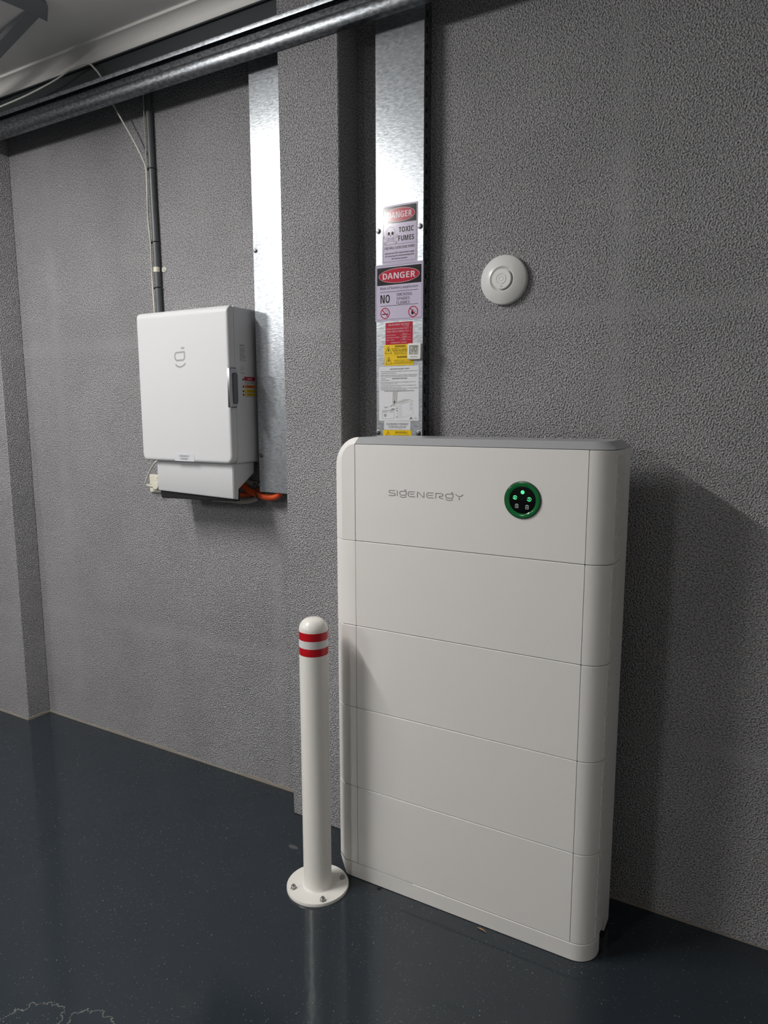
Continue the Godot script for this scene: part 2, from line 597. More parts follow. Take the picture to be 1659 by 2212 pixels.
func build_room() -> void:
	var b := MB.new()
	b.box(Vector3(-9, -0.2, WALL - 0.3), Vector3(4, 0, 9))
	# floor: the top carries the picture laid in metres
	var fl := MB.new()
	var at := func(x: float, z: float) -> Vector2: return Vector2((x + 1.9) / 2.6, (z + 0.5) / 2.6)
	fl.uvquad(Vector3(-9, 0, WALL - 0.3), Vector3(4, 0, WALL - 0.3), Vector3(4, 0, 9), Vector3(-9, 0, 9), Vector3.UP, at.call(-9, WALL - 0.3), at.call(4, WALL - 0.3), at.call(4, 9), at.call(-9, 9))
	for side in 4:
		var c := [Vector3(-9, 0, WALL - 0.3), Vector3(4, 0, WALL - 0.3), Vector3(4, 0, 9), Vector3(-9, 0, 9)]
		var p: Vector3 = c[side]
		var q: Vector3 = c[(side + 1) % 4]
		fl.quad(p, q, q + Vector3(0, -0.2, 0), p + Vector3(0, -0.2, 0), [Vector3.FORWARD, Vector3.RIGHT, Vector3.BACK, Vector3.LEFT][side])
	fl.quad(Vector3(-9, -0.2, WALL - 0.3), Vector3(4, -0.2, WALL - 0.3), Vector3(4, -0.2, 9), Vector3(-9, -0.2, 9), Vector3.DOWN)
	struct("floor", fl, M.floor, "dark blue grey coated concrete floor speckled with white flecks", "floor")
	b = MB.new()
	b.box(Vector3(-9, 0, WALL - 0.3), Vector3(4, 2.93, WALL))
	struct("wall_back", b, M.wall, "grey textured render wall behind the white cabinets", "wall")
	b = MB.new()
	b.box(Vector3(-9.3, -0.2, WALL - 0.3), Vector3(-9, 3.1, 9.3))
	struct("wall_left", b, M.wall, "grey render wall far to the left, out of the picture", "wall")
	b = MB.new()
	b.box(Vector3(2.5, -0.2, WALL), Vector3(2.8, 3.1, 9.3))
	struct("wall_right", b, M.side_wall, "pale grey painted wall to the right, out of the picture", "wall")
	b = MB.new()
	b.box(Vector3(-9, -0.2, 9), Vector3(4, 3.1, 9.3))
	struct("wall_front", b, M.far_wall, "grey painted wall behind the camera", "wall")
	b = MB.new()
	b.box(Vector3(-9, 2.93, WALL - 0.3), Vector3(4, 3.1, 9))
	struct("ceiling", b, M.ceiling, "flat grey white ceiling over the bay", "ceiling")
	# pillars
	b = MB.new()
	b.box(Vector3(-0.414, 0, WALL), Vector3(-0.176, 2.93, -0.199), 0.003)
	struct("pillar", b, M.wall, "grey rendered pillar between the two metal strips behind the bollard", "pillar")
	b = MB.new()
	b.box(Vector3(-2.30, 0, WALL), Vector3(-2.06, 2.93, -0.199), 0.003)
	struct("pillar", b, M.wall, "grey rendered pillar at the left end of the bay", "pillar")
	# steel lintel over the bay
	b = MB.new()
	b.box(Vector3(-2.058, 2.785, -0.30), Vector3(-0.416, 2.864, -0.212), 0.002)
	b.box(Vector3(-2.058, 2.864, -0.30), Vector3(-0.416, 2.870, -0.203), 0.001)
	struct("trim_1", b, M.beam, "dark painted steel lintel with a flange spanning between the pillars", "beam")
	# cornice with a coved underside and a lit step
	b = MB.new()
	var pr := PackedVector2Array([Vector2(-0.230, 2.93), Vector2(-0.230, 2.874), Vector2(-0.212, 2.874)])
	for k in 9:
		var a := PI / 2 * k / 8.0
		pr.append(Vector2(-0.210 + 0.040 * (1.0 - cos(a)), 2.877 + 0.043 * sin(a)))
	pr.append(Vector2(-0.169, 2.9215))
	pr.append(Vector2(-0.170, 2.93))
	var prz := PackedVector2Array()
	for q in pr:
		prz.append(Vector2(-q.x, q.y))
	b.prism(prz, Transform3D(Basis(Vector3(0, 0, -1), Vector3(0, 1, 0), Vector3(1, 0, 0)), Vector3.ZERO), -9.0, 2.49)
	struct("trim_2", b, M.cornice, "pale cornice board along the ceiling above the steel rail", "cornice")
	# bare line where the render stops above the slab
	var rng := RandomNumberGenerator.new()
	rng.seed = 3
	b = MB.new()
	bare(b, rng, Vector3(-2.06, 0, WALL), Vector3(-0.414, 0, WALL), Vector3.BACK, 0.009)
	struct("baseboard_back", b, M.bare, "pale bare concrete line at the foot of the wall under the small cabinet", "skirting")
	b = MB.new()
	bare(b, rng, Vector3(-2.30, 0, -0.199), Vector3(-2.06, 0, -0.199), Vector3.BACK, 0.011)
	bare(b, rng, Vector3(-2.06, 0, -0.199), Vector3(-2.06, 0, WALL), Vector3.RIGHT, 0.012)
	struct("baseboard_left", b, M.bare, "pale bare concrete line round the foot of the left pillar", "skirting")
	b = MB.new()
	bare(b, rng, Vector3(-0.176, 0, WALL), Vector3(2.49, 0, WALL), Vector3.BACK, 0.004)
	struct("baseboard_right", b, M.bare, "thin bare line at the foot of the wall right of the battery", "skirting")

func bare(b: MB, rng: RandomNumberGenerator, p: Vector3, q: Vector3, nn: Vector3, h: float) -> void:
	var m := maxi(4, int(p.distance_to(q) / 0.014))
	var h0 := h
	for i in m:
		var a := p.lerp(q, float(i) / m)
		var c := p.lerp(q, float(i + 1) / m)
		var h1 := clampf(h0 + rng.randfn() * h * 0.22, h * 0.45, h * 1.7)
		var o := nn * 0.0022
		b.quad(a + o, c + o, c + o + Vector3(0, h1, 0), a + o + Vector3(0, h0, 0), nn)
		b.quad(a + o + Vector3(0, h0, 0), c + o + Vector3(0, h1, 0), c + Vector3(0, h1 + 0.001, 0), a + Vector3(0, h0 + 0.001, 0), Vector3.UP)
		h0 = h1

const PLAN := Basis(Vector3(1, 0, 0), Vector3(0, 0, -1), Vector3(0, 1, 0))      # local xy laid flat: y runs away from the camera
const SIDE := Basis(Vector3(0, 0, -1), Vector3(0, 1, 0), Vector3(1, 0, 0))      # local x runs away from the camera, extruded along x

func build_rail() -> void:
	var o := thing("track_rail", "galvanised open steel track rail running along under the ceiling", "rail", Vector3(0, 0, 0))
	# lipped channel, open towards the room; (distance away from the camera, height)
	var outer := v2([0.198, 2.788, 0.198, 2.695, 0.180, 2.695, 0.176, 2.6965, 0.1725, 2.702, 0.1695, 2.710, 0.1675, 2.718, 0.1665, 2.726, 0.1675, 2.732, 0.1705, 2.7365, 0.175, 2.7375, 0.179, 2.735, 0.1795, 2.731, 0.177, 2.7335, 0.174, 2.7340, 0.171, 2.731, 0.1695, 2.726, 0.171, 2.718, 0.1725, 2.711, 0.176, 2.702, 0.180, 2.698, 0.195, 2.698, 0.195, 2.785, 0.173, 2.785, 0.171, 2.783, 0.1735, 2.774, 0.1712, 2.773, 0.1685, 2.783, 0.1684, 2.786, 0.170, 2.788])
	var b := MB.new()
	b.prism(outer, Transform3D(SIDE, Vector3.ZERO), -6.0, 2.49)
	put("channel", b, M.galv_rail, o)
	var h := thing("hanger_bracket", "steel strap and ceiling plate bracing the track rail", "bracket", Vector3.ZERO)
	b = MB.new()
	b.prism(v2([-1.315, -0.17, -1.298, -0.075, -1.296, 0.0, -1.222, -0.048, -1.196, -0.073, -1.19, -0.18]), Transform3D(PLAN, Vector3.ZERO), 2.922, 2.9302, 0.001)
	put("ceiling_plate", b, M.slate, h)
	b = MB.new()
	var p := Vector3(-1.300, 2.924, 0.052)
	var q := Vector3(-2.52, 2.765, -0.138)
	var d := (q - p).normalized()
	var side := d.cross(Vector3.UP).normalized()
	var nn := side.cross(d).normalized()
	var t := Transform3D(Basis(side, nn, -d), p)
	b.prism(v2([-0.022, 0, 0.022, 0, 0.022, 0.003, -0.019, 0.003, -0.019, 0.022, -0.022, 0.022]), Transform3D(Basis(side, nn, side.cross(nn)), p), 0, p.distance_to(q) * (1.0 if side.cross(nn).dot(d) > 0 else -1.0))
	put("strap", b, M.slate, h)

const XR := 0.762
const RR := 0.062
const BACKZ := 0.205
const XL := -0.085
const XE := -0.048

func plan_right(back: float, x0: float, g := 0.0) -> PackedVector2Array:
	var p := PackedVector2Array([Vector2(x0, back), Vector2(x0, g)])
	for k in 9:
		var a := -PI / 2 + PI / 2 * k / 8.0
		p.append(Vector2(XR - RR + cos(a) * (RR - g), RR + sin(a) * (RR - g)))
	p.append(Vector2(XR - g, back))
	return p

func module(o: Node3D, called: String, y0: float, y1: float, label: String, left := true) -> MeshInstance3D:
	var t := Transform3D(PLAN, Vector3.ZERO)
	var b := MB.new()
	var core := PackedVector2Array([Vector2(XL + 0.004, BACKZ), Vector2(XL + 0.004, 0.028), Vector2(XE + 0.002, 0.004)])
	core.append_array(plan_right(BACKZ - 0.001, 0.0, 0.004).slice(2))
	if not left:
		core = plan_right(BACKZ - 0.001, 0.0, 0.004)
	b.prism(core, t, y0, y1)
	var m := put(called, b, M.core, o, label)
	var g := 0.0008
	b = MB.new()
	b.prism(v2([g, 0.02, g, 0, 0.697 - g, 0, 0.697 - g, 0.02]), t, y0 + g, y1 - g, 0.0012, 0.0012)
	put("front_panel", b, M.white, m)
	b = MB.new()
	b.prism(plan_right(0.118, 0.697 + g), t, y0 + g, y1 - g, 0.0012, 0.0012)
	put("side_cover", b, M.white, m)
	b = MB.new()
	b.prism(v2([XR - 0.03, 0.120, XR - 0.0015, 0.120, XR - 0.0015, BACKZ, XR - 0.03, BACKZ]), t, y0, y1)
	put("rear_strip", b, M.white, m)
	return m

func left_cover(m: MeshInstance3D, y0: float, y1: float) -> void:
	var b := MB.new()
	var g := 0.0008
	b.prism(v2([XL, BACKZ, XL, 0.027, XE, 0, -g, 0, -g, BACKZ]), Transform3D(PLAN, Vector3.ZERO), y0 + g, y1 - g, 0.0012, 0.0012)
	put("left_cover", b, M.white, m)

func vents(m: MeshInstance3D, y0: float, y1: float, full: bool) -> void:
	var b := MB.new()
	var hgt := y1 - y0
	# fine ribs standing up the rounded corner and the side
	var cols: Array = []
	for k in 3:
		var a := PI * (0.37 + 0.055 * k)
		cols.append([Vector3(XR - RR + sin(a) * RR, 0, -RR + cos(a) * RR), Vector3(sin(a), 0, cos(a)), k, 0.054])
	if full:
		for k in 9:
			cols.append([Vector3(XR, 0, -RR - 0.003 - 0.0058 * k), Vector3(1, 0, 0), k, 0.030])
	for c in cols:
		var p: Vector3 = c[0]
		var nn: Vector3 = c[1]
		var along := Vector3(-nn.z, 0, nn.x)
		var dash: float = c[3]
		var y: float = y0 + 0.012 + (dash * 0.55 if int(c[2]) % 2 == 1 else 0.0)
		while y < y1 - 0.02:
			var e := minf(y + dash, y1 - 0.01)
			var lo := p + Vector3(0, y, 0)
			var hi := p + Vector3(0, e, 0)
			var w := along * 0.0007
			var f := nn * 0.0016
			b.quad(lo - w + f, lo + w + f, hi + w + f, hi - w + f, nn)
			b.quad(lo - w, lo - w + f, hi - w + f, hi - w, -along)
			b.quad(lo + w, lo + w + f, hi + w + f, hi + w, along)
			b.quad(hi - w, hi + w, hi + w + f, hi - w + f, Vector3.UP)
			b.quad(lo - w, lo + w, lo + w + f, lo - w + f, Vector3.DOWN)
			y = e + dash * 0.12 + 0.004
	var v := put("vent_ribs", b, M.white, m)
	v.set_meta("kind", "stuff")

func build_battery() -> void:
	var o := thing("battery_stack", "tall white stacked home battery with a green round display, standing on the floor", "battery", Vector3.ZERO)
	var t := Transform3D(PLAN, Vector3.ZERO)
	var hb := 0.0534
	# base skirt with a rounded lower left corner
	var b := MB.new()
	var fp := PackedVector2Array([Vector2(XE, hb - 0.0008)])
	var ol := PackedVector2Array([Vector2(XL, hb - 0.0008)])
	for k in 9:
		var a := PI + PI / 2 * k / 8.0
		fp.append(Vector2(XE + 0.010 + cos(a) * 0.010, 0.012 + sin(a) * 0.010))
		ol.append(Vector2(XE + 0.008 + cos(a) * (XE + 0.008 - XL), 0.0520 + sin(a) * 0.0495))
	fp.append_array(v2([0.2, 0.002, 0.2, hb - 0.0008]))
	b.prism(fp, I3, -0.06, 0.0)
	# chamfer band between the front outline and the outer outline
	var il := fp.slice(0, 10)
	for k in 9:
		var p0 := Vector3(il[k].x, il[k].y, 0)
		var p1 := Vector3(il[k + 1].x, il[k + 1].y, 0)
		var q0 := Vector3(ol[k].x, ol[k].y, -0.027)
		var q1 := Vector3(ol[k + 1].x, ol[k + 1].y, -0.027)
		var nn := (p1 - p0).cross(q0 - p0).normalized()
		if nn.x > 0: nn = -nn
		b.quads(p0, p1, q1, q0, nn, nn, nn, nn)
		b.quads(q0, q1, q1 + Vector3(0, 0, -0.05), q0 + Vector3(0, 0, -0.05), Vector3.LEFT, Vector3.LEFT, Vector3.LEFT, Vector3.LEFT)
	var base := plan_right(0.075, 0.2)
	b.prism(base, t, 0.002, hb - 0.0008, 0.0018)
	put("base", b, M.white, o)
	b = MB.new()
	b.box(Vector3(0.0, 0.0, -0.19), Vector3(0.68, hb, -0.06))
	put("plinth", b, M.rubber, o)
	for k in 4:
		var y0 := hb + 0.27 * k
		var m := module(o, "battery_module", y0, y0 + 0.27, "")
		left_cover(m, y0, y0 + 0.27)
		vents(m, y0, y0 + 0.27, false)
	b = MB.new()
	b.box(Vector3(XR - 0.03, 0.012, -BACKZ), Vector3(XR - 0.0015, hb, -0.145))
	put("rear_foot", b, M.white, o)
	# controller on top
	var y0 := hb + 1.08
	var y1 := 1.429
	var m := module(o, "controller_module", y0, y1, "top module with wordmark and round green display", false)
	vents(m, y0, y1 - 0.004, true)
	# its left cover: rounded upper corner, chamfered rim
	b = MB.new()
	var g := 0.0008
	var inner := PackedVector2Array([Vector2(XE, y0 + g)])
	var outer := PackedVector2Array([Vector2(XL, y0 + g)])
	for k in 11:
		var a := PI - PI / 2 * k / 10.0
		inner.append(Vector2(-g + cos(a) * (-XE - g), y1 - 0.052 + sin(a) * 0.052))
		outer.append(Vector2(-g + cos(a) * (-XL - g), 1.449 - 0.090 + sin(a) * 0.090))
	var face := inner.duplicate()
	face.append(Vector2(-g, y0 + g))
	b.flat(face, I3, 0.0)
	var on: Array[Vector3] = []
	for k in outer.size():
		var e := outer[mini(k + 1, outer.size() - 1)] - outer[maxi(k - 1, 0)]
		on.append(Vector3(-e.y, e.x, 0).normalized())
	for k in inner.size() - 1:
		var p0 := Vector3(inner[k].x, inner[k].y, 0)
		var p1 := Vector3(inner[k + 1].x, inner[k + 1].y, 0)
		var q0 := Vector3(outer[k].x, outer[k].y, -0.027)
		var q1 := Vector3(outer[k + 1].x, outer[k + 1].y, -0.027)
		var n0 := (on[k] * 0.6 + Vector3(0, 0, 0.8)).normalized()
		var n1 := (on[k + 1] * 0.6 + Vector3(0, 0, 0.8)).normalized()
		b.quads(p0, p1, q1, q0, n0, n1, n1, n0)
		b.quads(q0, q1, Vector3(q1.x, q1.y, -BACKZ), Vector3(q0.x, q0.y, -BACKZ), on[k], on[k + 1], on[k + 1], on[k])
	var back := outer.duplicate()
	back.append(Vector2(-g, y0 + g))
	b.cap(back, I3, -BACKZ, -1.0)
	put("left_cover", b, M.white, m)
	# top cap: chamfer along the front and round the right corner
	b = MB.new()
	var lowp := plan_right(BACKZ, 0.0006)
	var topp := PackedVector2Array([Vector2(0.0006, BACKZ), Vector2(0.0006, 0.027)])
	for k in 9:
		var a := -PI / 2 + PI / 2 * k / 8.0
		topp.append(Vector2(XR - RR + cos(a) * (RR - 0.027), RR + sin(a) * (RR - 0.027)))
	topp.append(Vector2(XR - 0.027, BACKZ))
	var ytop := 1.449
	for k in range(1, lowp.size() - 1):
		var p0 := lowp[k]
		var p1 := lowp[k + 1]
		var n0 := Vector3(0, 0.8, 0.6)
		var n1 := Vector3(0, 0.8, 0.6)
		if k >= 2:
			var a := -PI / 2 + PI / 2 * (k - 2) / 8.0
			var c := minf(a + PI / 16.0, 0.0)
			n0 = Vector3(cos(a) * 0.6, 0.8, -sin(a) * 0.6)
			n1 = Vector3(cos(c) * 0.6, 0.8, -sin(c) * 0.6)
		b.quads(Vector3(p0.x, y1 + 0.0008, -p0.y), Vector3(p1.x, y1 + 0.0008, -p1.y), Vector3(topp[k + 1].x, ytop, -topp[k + 1].y), Vector3(topp[k].x, ytop, -topp[k].y), n0, n1, n1, n0)
	b.cap(topp, t, ytop, 1.0)
	b.cap(lowp, t, y1 + 0.0008, -1.0)
	b.quad(Vector3(0.0006, y1, 0), Vector3(0.0006, ytop, -0.027), Vector3(0.0006, ytop, -BACKZ), Vector3(0.0006, y1, -BACKZ), Vector3.LEFT)
	b.quad(Vector3(0, y1, -BACKZ), Vector3(XR, y1, -BACKZ), Vector3(XR - 0.027, ytop, -BACKZ), Vector3(0, ytop, -BACKZ), Vector3.FORWARD)
	put("top_cap", b, M.cap, m)
	# wordmark: strokes in units of cap height, x in hundredths of the photographed lettering
	b = MB.new()
	var kx := 0.0001791
	var ky := 0.0152
	var ox := 0.118
	var oy := 1.2805
	var L := func(a: Array) -> PackedVector2Array:
		var p := PackedVector2Array()
		for i in range(0, a.size(), 2):
			p.append(Vector2(ox + (a[i] - 170.0) * kx, oy + a[i + 1] * ky))
		return p
	var strokes := [
		[288, 1.0, 195, 1.0, 180, 0.94, 174, 0.8, 176, 0.64, 190, 0.52, 270, 0.48, 285, 0.4, 290, 0.25, 284, 0.08, 268, 0.0, 172, 0.0],
		[327, 0.98, 327, 0.0],
		[495, 0.96, 400, 0.96, 380, 0.86, 372, 0.6, 380, 0.34, 400, 0.22, 470, 0.22, 488, 0.34, 495, 0.5, 495, 0.96],
		[378, 0.0, 398, -0.17, 435, -0.23, 470, -0.17, 490, 0.0],
		[650, 0.98, 555, 0.98, 535, 0.84, 527, 0.5, 535, 0.18, 555, 0.04, 650, 0.04], [555, 0.52, 635, 0.52],
		[697, 0.02, 697, 0.86, 702, 0.96, 712, 0.98, 800, 0.06, 812, 0.06, 815, 0.16, 815, 1.02],
		[985, 0.98, 890, 0.98, 868, 0.84, 860, 0.5, 868, 0.18, 890, 0.04, 985, 0.04], [885, 0.52, 970, 0.52],
		[1024, 0.02, 1024, 0.92, 1030, 0.98, 1125, 0.98, 1145, 0.88, 1149, 0.7, 1140, 0.54, 1120, 0.48, 1095, 0.46, 1083, 0.36, 1085, 0.22, 1100, 0.14, 1150, 0.0],
		[1326, 0.96, 1222, 0.96, 1202, 0.86, 1194, 0.6, 1202, 0.34, 1222, 0.22, 1298, 0.22, 1318, 0.34, 1326, 0.5, 1326, 0.96],
		[1198, 0.0, 1220, -0.17, 1258, -0.23, 1295, -0.17, 1318, 0.0],
		[1367, 1.02, 1395, 0.74, 1430, 0.64, 1465, 0.74, 1493, 1.02], [1428, 0.42, 1428, 0.0]]
	for s in strokes:
		b.stroke(L.call(s), 0.0019, I3, 0.0004)
	for s in [[458, 1.22, 492, 1.22], [1288, 1.22, 1324, 1.22]]:
		b.line(L.call(s), 0.0026, I3, 0.0004, false, true)
	put("wordmark", b, M.mark, m)
	# round display
	var c := Transform3D(Basis(), Vector3(0.5265, 1.2915, 0.0))
	b = MB.new()
	b.lathe(v2([0.0508, -0.001, 0.0508, 0.0015, 0.0500, 0.0032, 0.0478, 0.0036]), c, 64)
	put("display_rim", b, M.rim_dark, m)
	b = MB.new()
	b.lathe(v2([0.0480, 0.0034, 0.0465, 0.0040, 0.0405, 0.0036, 0.0365, 0.0016, 0.0360, 0.001]), c, 64)
	put("display_ring", b, M.glass_green, m, "translucent green ring")
	b = MB.new()
	b.lathe(v2([0.0366, 0.0012, 0.0362, 0.0024, 0.0350, 0.0026, 0.0, 0.0027]), c, 64)
	put("display_face", b, M.black_gloss, m, "glossy black disc with green icons")
	b = MB.new()
	var z := 0.003
	b.disc(Vector2(0.0005, 0.0212), 0.0052, c, z, 28)
	b.line(arc(Vector2(-0.0200, 0.0062), 0.0054, PI * 0.9, PI * 0.02, 8, 0.0050), 0.0012, c, z)
	b.line(arc(Vector2(-0.0200, 0.0062), 0.0054, -PI * 0.1, -PI * 0.98, 8, 0.0050), 0.0012, c, z)
	b.rect(-0.0228, 0.0050, -0.0176, 0.0074, c, z)
	b.line(arc(Vector2(0.0190, 0.0032), 0.0056, PI * 0.85, -PI * 0.05, 8, 0.0050), 0.0012, c, z)
	b.line(arc(Vector2(0.0190, 0.0032), 0.0056, PI * 1.05, PI * 1.9, 8, 0.0050), 0.0012, c, z)
	b.line(v2([0.0164, 0.0038, 0.0184, 0.0042, 0.0196, 0.0024, 0.0216, 0.0028]), 0.0012, c, z)
	put("status_lights", b, M.led, m, "lit green status icons")
	b = MB.new()
	for q in [[-0.0148, -0.0165], [0.0136, -0.0182]]:
		var bx: float = q[0]
		var by: float = q[1]
		b.stroke(PackedVector2Array([Vector2(bx - 0.0038, by - 0.0046), Vector2(bx + 0.0038, by - 0.0046), Vector2(bx + 0.0038, by + 0.0046), Vector2(bx - 0.0038, by + 0.0046), Vector2(bx - 0.0038, by - 0.0046)]), 0.0011, c, z)
		b.rect(bx - 0.0014, by + 0.0050, bx + 0.0014, by + 0.0062, c, z)
		b.disc(Vector2(bx, by), 0.0012, c, z, 10, 0.0022)
	put("battery_icons", b, M.led_pale, m, "pale battery icons")

func build_gateway() -> void:
	var o := thing("gateway_cabinet", "smaller white wall cabinet with grey emblem and chrome latch, hung between the pillars", "cabinet", Vector3.ZERO)
	var x0 := -1.076
	var x1 := -0.612
	var y0 := 1.337
	var y1 := 1.900
	var b := MB.new()
	b.prism(rrect(x0, y0, x1, y1, 0.012, 4), I3, -0.292, -0.1712, 0.001)
	put("body", b, M.cab_white, o)
	b = MB.new()
	b.box(Vector3(x0 + 0.06, y0 + 0.05, WALL), Vector3(x1 - 0.05, y1 - 0.05, -0.292))
	put("mounting_plate", b, M.steel, o)
	# door with softly rounded edges
	b = MB.new()
	# a grid over the front: rolled top edge, eased sides and bottom, rounded lower corners
	var ease := [[0.0, 0.012], [0.0010, 0.0070], [0.0030, 0.0034], [0.0060, 0.0012], [0.0095, 0.0002], [0.0130, 0.0]]
	var ys: Array[float] = []
	for e in ease:
		ys.append(y0 + e[0])
	for k in 8:
		ys.append(y0 + 0.016 + 0.0025 * k)
	for k in 12:
		ys.append(lerpf(y0 + 0.05, y1 - 0.034, k / 11.0))
	for k in 11:
		ys.append(y1 - 0.026 + 0.026 * sin(PI / 2 * k / 10.0))
	var grid: Array = []
	for yv in ys:
		var rb := 0.028
		var cut := 0.0
		if yv < y0 + rb:
			cut = rb - sqrt(maxf(0.0, rb * rb - pow(y0 + rb - yv, 2.0)))
		var rt := 0.012
		if yv > y1 - rt:
			cut = rt - sqrt(maxf(0.0, rt * rt - pow(yv - (y1 - rt), 2.0)))
		var drop := 0.0
		for e in ease.size() - 1:
			var f: float = (yv - y0 - ease[e][0]) / (ease[e + 1][0] - ease[e][0])
			if f >= 0.0 and f <= 1.0:
				drop = lerpf(ease[e][1], ease[e + 1][1], f)
		if yv > y1 - 0.026:
			drop = 0.026 - sqrt(maxf(0.0, 0.026 * 0.026 - pow(yv - (y1 - 0.026), 2.0)))
		var row := PackedVector3Array()
		for sgn in [-1.0, 1.0]:
			for q in ease.size():
				var e: Array = ease[q] if sgn < 0 else ease[ease.size() - 1 - q]
				var xe: float = (x0 + cut + e[0]) if sgn < 0 else (x1 - cut - e[0])
				row.append(Vector3(xe, yv, -0.138 - minf(0.0265, sqrt(drop * drop + e[1] * e[1]))))
		grid.append(row)
	var cols: int = grid[0].size()
	var nrm: Array = []
	for j in grid.size():
		var rown := PackedVector3Array()
		for i in cols:
			var dx: Vector3 = grid[j][mini(i + 1, cols - 1)] - grid[j][maxi(i - 1, 0)]
			var dy: Vector3 = grid[mini(j + 1, grid.size() - 1)][i] - grid[maxi(j - 1, 0)][i]
			var nn := dx.cross(dy)
			rown.append(nn.normalized() if nn.length() > 1e-9 else Vector3.BACK)
		nrm.append(rown)
	for j in grid.size() - 1:
		for i in cols - 1:
			b.quads(grid[j][i], grid[j][i + 1], grid[j + 1][i + 1], grid[j + 1][i], nrm[j][i], nrm[j][i + 1], nrm[j + 1][i + 1], nrm[j + 1][i])
		for e in [[0, Vector3.LEFT], [cols - 1, Vector3.RIGHT]]:
			var p0: Vector3 = grid[j][e[0]]
			var p1: Vector3 = grid[j + 1][e[0]]
			b.quad(p0, p1, Vector3(p1.x, p1.y, -0.1694), Vector3(p0.x, p0.y, -0.1694), e[1])
	for e in [[0, Vector3.DOWN], [grid.size() - 1, Vector3.UP]]:
		for i in cols - 1:
			var p0: Vector3 = grid[e[0]][i]
			var p1: Vector3 = grid[e[0]][i + 1]
			b.quad(p0, p1, Vector3(p1.x, p1.y, -0.1694), Vector3(p0.x, p0.y, -0.1694), e[1])
	b.quad(Vector3(x0, y0, -0.1694), Vector3(x1, y0, -0.1694), Vector3(x1, y1, -0.1694), Vector3(x0, y1, -0.1694), Vector3.FORWARD)
	var door := put("door", b, M.cab_white, o)
	# emblem
	b = MB.new()
	var E := func(a: Array) -> PackedVector2Array:
		var p := PackedVector2Array()
		for i in range(0, a.size(), 2):
			p.append(Vector2(-0.8779 + (a[i] / 27.65 - 16.0) * 0.0022, 1.7609 - (a[i + 1] / 27.65 - 12.0) * 0.00174))
		return p
	b.line(E.call([890, 365, 1105, 360]), 0.0068, I3, -0.1377, false, true)
	b.stroke(E.call([1095, 585, 560, 610, 500, 680, 475, 800, 490, 950, 580, 1065, 1000, 1050, 1085, 970, 1098, 860, 1095, 585]), 0.0064, I3, -0.1377)
	b.stroke(E.call([520, 1305, 600, 1390, 720, 1440, 830, 1440, 950, 1400, 1050, 1340, 1115, 1270]), 0.0064, I3, -0.1377)
	put("emblem", b, M.emblem, door, "grey emblem")
	# latch on the right edge of the door
	var t := Transform3D(Basis(Vector3(0, 0, -1), Vector3(0, 1, 0), Vector3(1, 0, 0)), Vector3.ZERO)   # local x = away from the camera
	b = MB.new()
	b.prism(rrect(0.130, 1.540, 0.1665, 1.682, 0.004, 4), t, -0.614, -0.600, 0.004)
	var latch := put("latch", b, M.chrome, door, "chrome latch")
	b = MB.new()
	b.prism(rrect(0.1425, 1.553, 0.1660, 1.664, 0.009, 5), t, -0.602, -0.5955, 0.002)
	put("latch_handle", b, M.chrome_dark, latch)
	# hooded lower cover, open at the bottom
	b = MB.new()
	b.prism(v2([0.160, 1.336, 0.160, 1.212, 0.163, 1.206, 0.188, 1.201, 0.191, 1.240, 0.280, 1.294, 0.282, 1.336]), t, -1.024, -0.629, 0.004, 0.004)
	for i in b.v.size():
		if b.v[i].y < 1.22:
			b.v[i].y += 0.0125 * clampf((-0.629 - b.v[i].x) / 0.395, 0.0, 1.0)
	put("lower_cover", b, M.cab_white, o)
	b = MB.new()
	b.prism(v2([0.168, 1.214, 0.172, 1.196, 0.182, 1.191, 0.208, 1.190, 0.212, 1.235, 0.20, 1.235]), t, -1.020, -0.640, 0.003, 0.003)
	for i in b.v.size():
		if b.v[i].y < 1.20:
			b.v[i].y += lerpf(0.003, -0.006, clampf((-0.640 - b.v[i].x) / 0.38, 0.0, 1.0))
	put("gland_tray", b, M.rubber, o, "black underside")
	# stickers on the side
	var s := Transform3D(Basis(Vector3(0, 0, -1), Vector3(0, 1, 0), Vector3(1, 0, 0)), Vector3(x1, 0, 0))
	b = MB.new()
	text(b, "SIGENERGY", 0.2110, 1.7640, 0.026, 0.0052, s, 0.0003, "bold")
	var y := 1.755
	for w in [0.026, 0.027, 0.028, 0.027, 0.022, 0.024, 0.025, 0.031, 0.030, 0.030, 0.016, 0.034]:
		for k in 2:
			b.rect(0.197 + w * 0.52 * k, y, 0.197 + w * (0.47 + 0.53 * k), y + 0.0013, s, 0.0003)
		y -= 0.0042
	y = 1.667
	for w in [0.012, 0.026]:
		b.rect(0.199, y, 0.199 + w, y + 0.0011, s, 0.0003)
		y -= 0.004
	b.rect(0.200, 1.676, 0.205, 1.6772, s, 0.0003)
	b.line(v2([0.2, 1.690, 0.205, 1.690, 0.2, 1.680, 0.205, 1.680]), 0.0008, s, 0.0003)
	b.line(v2([0.209, 1.676, 0.212, 1.690, 0.215, 1.676]), 0.0008, s, 0.0003)
	put("rating_print", b, M.print_grey, o)
	b = MB.new()
	b.rect(0.2045, 1.5775, 0.2775, 1.6540, s, 0.0003)
	var st := put("warning_sticker", b, M.sign_paper, o)
	var bk := MB.new()
	var yy := 1.648
	var bands := [[1.6385, 1.6525, M.sign_red], [1.6125, 1.6225, M.print_orange], [1.5965, 1.6065, M.sign_yellow], [1.5835, 1.5925, M.sign_yellow]]
	for e in bands:
		var q := MB.new()
		q.rect(0.2175, e[0], 0.2765, e[1], s, 0.0005)
		put("hazard_band", q, e[2], st)
		bk.line(v2([0.207, e[0] + 0.001, 0.2155, e[0] + 0.001, 0.2112, e[0] + 0.009]), 0.0009, s, 0.0006, true)
	var wp := MB.new()
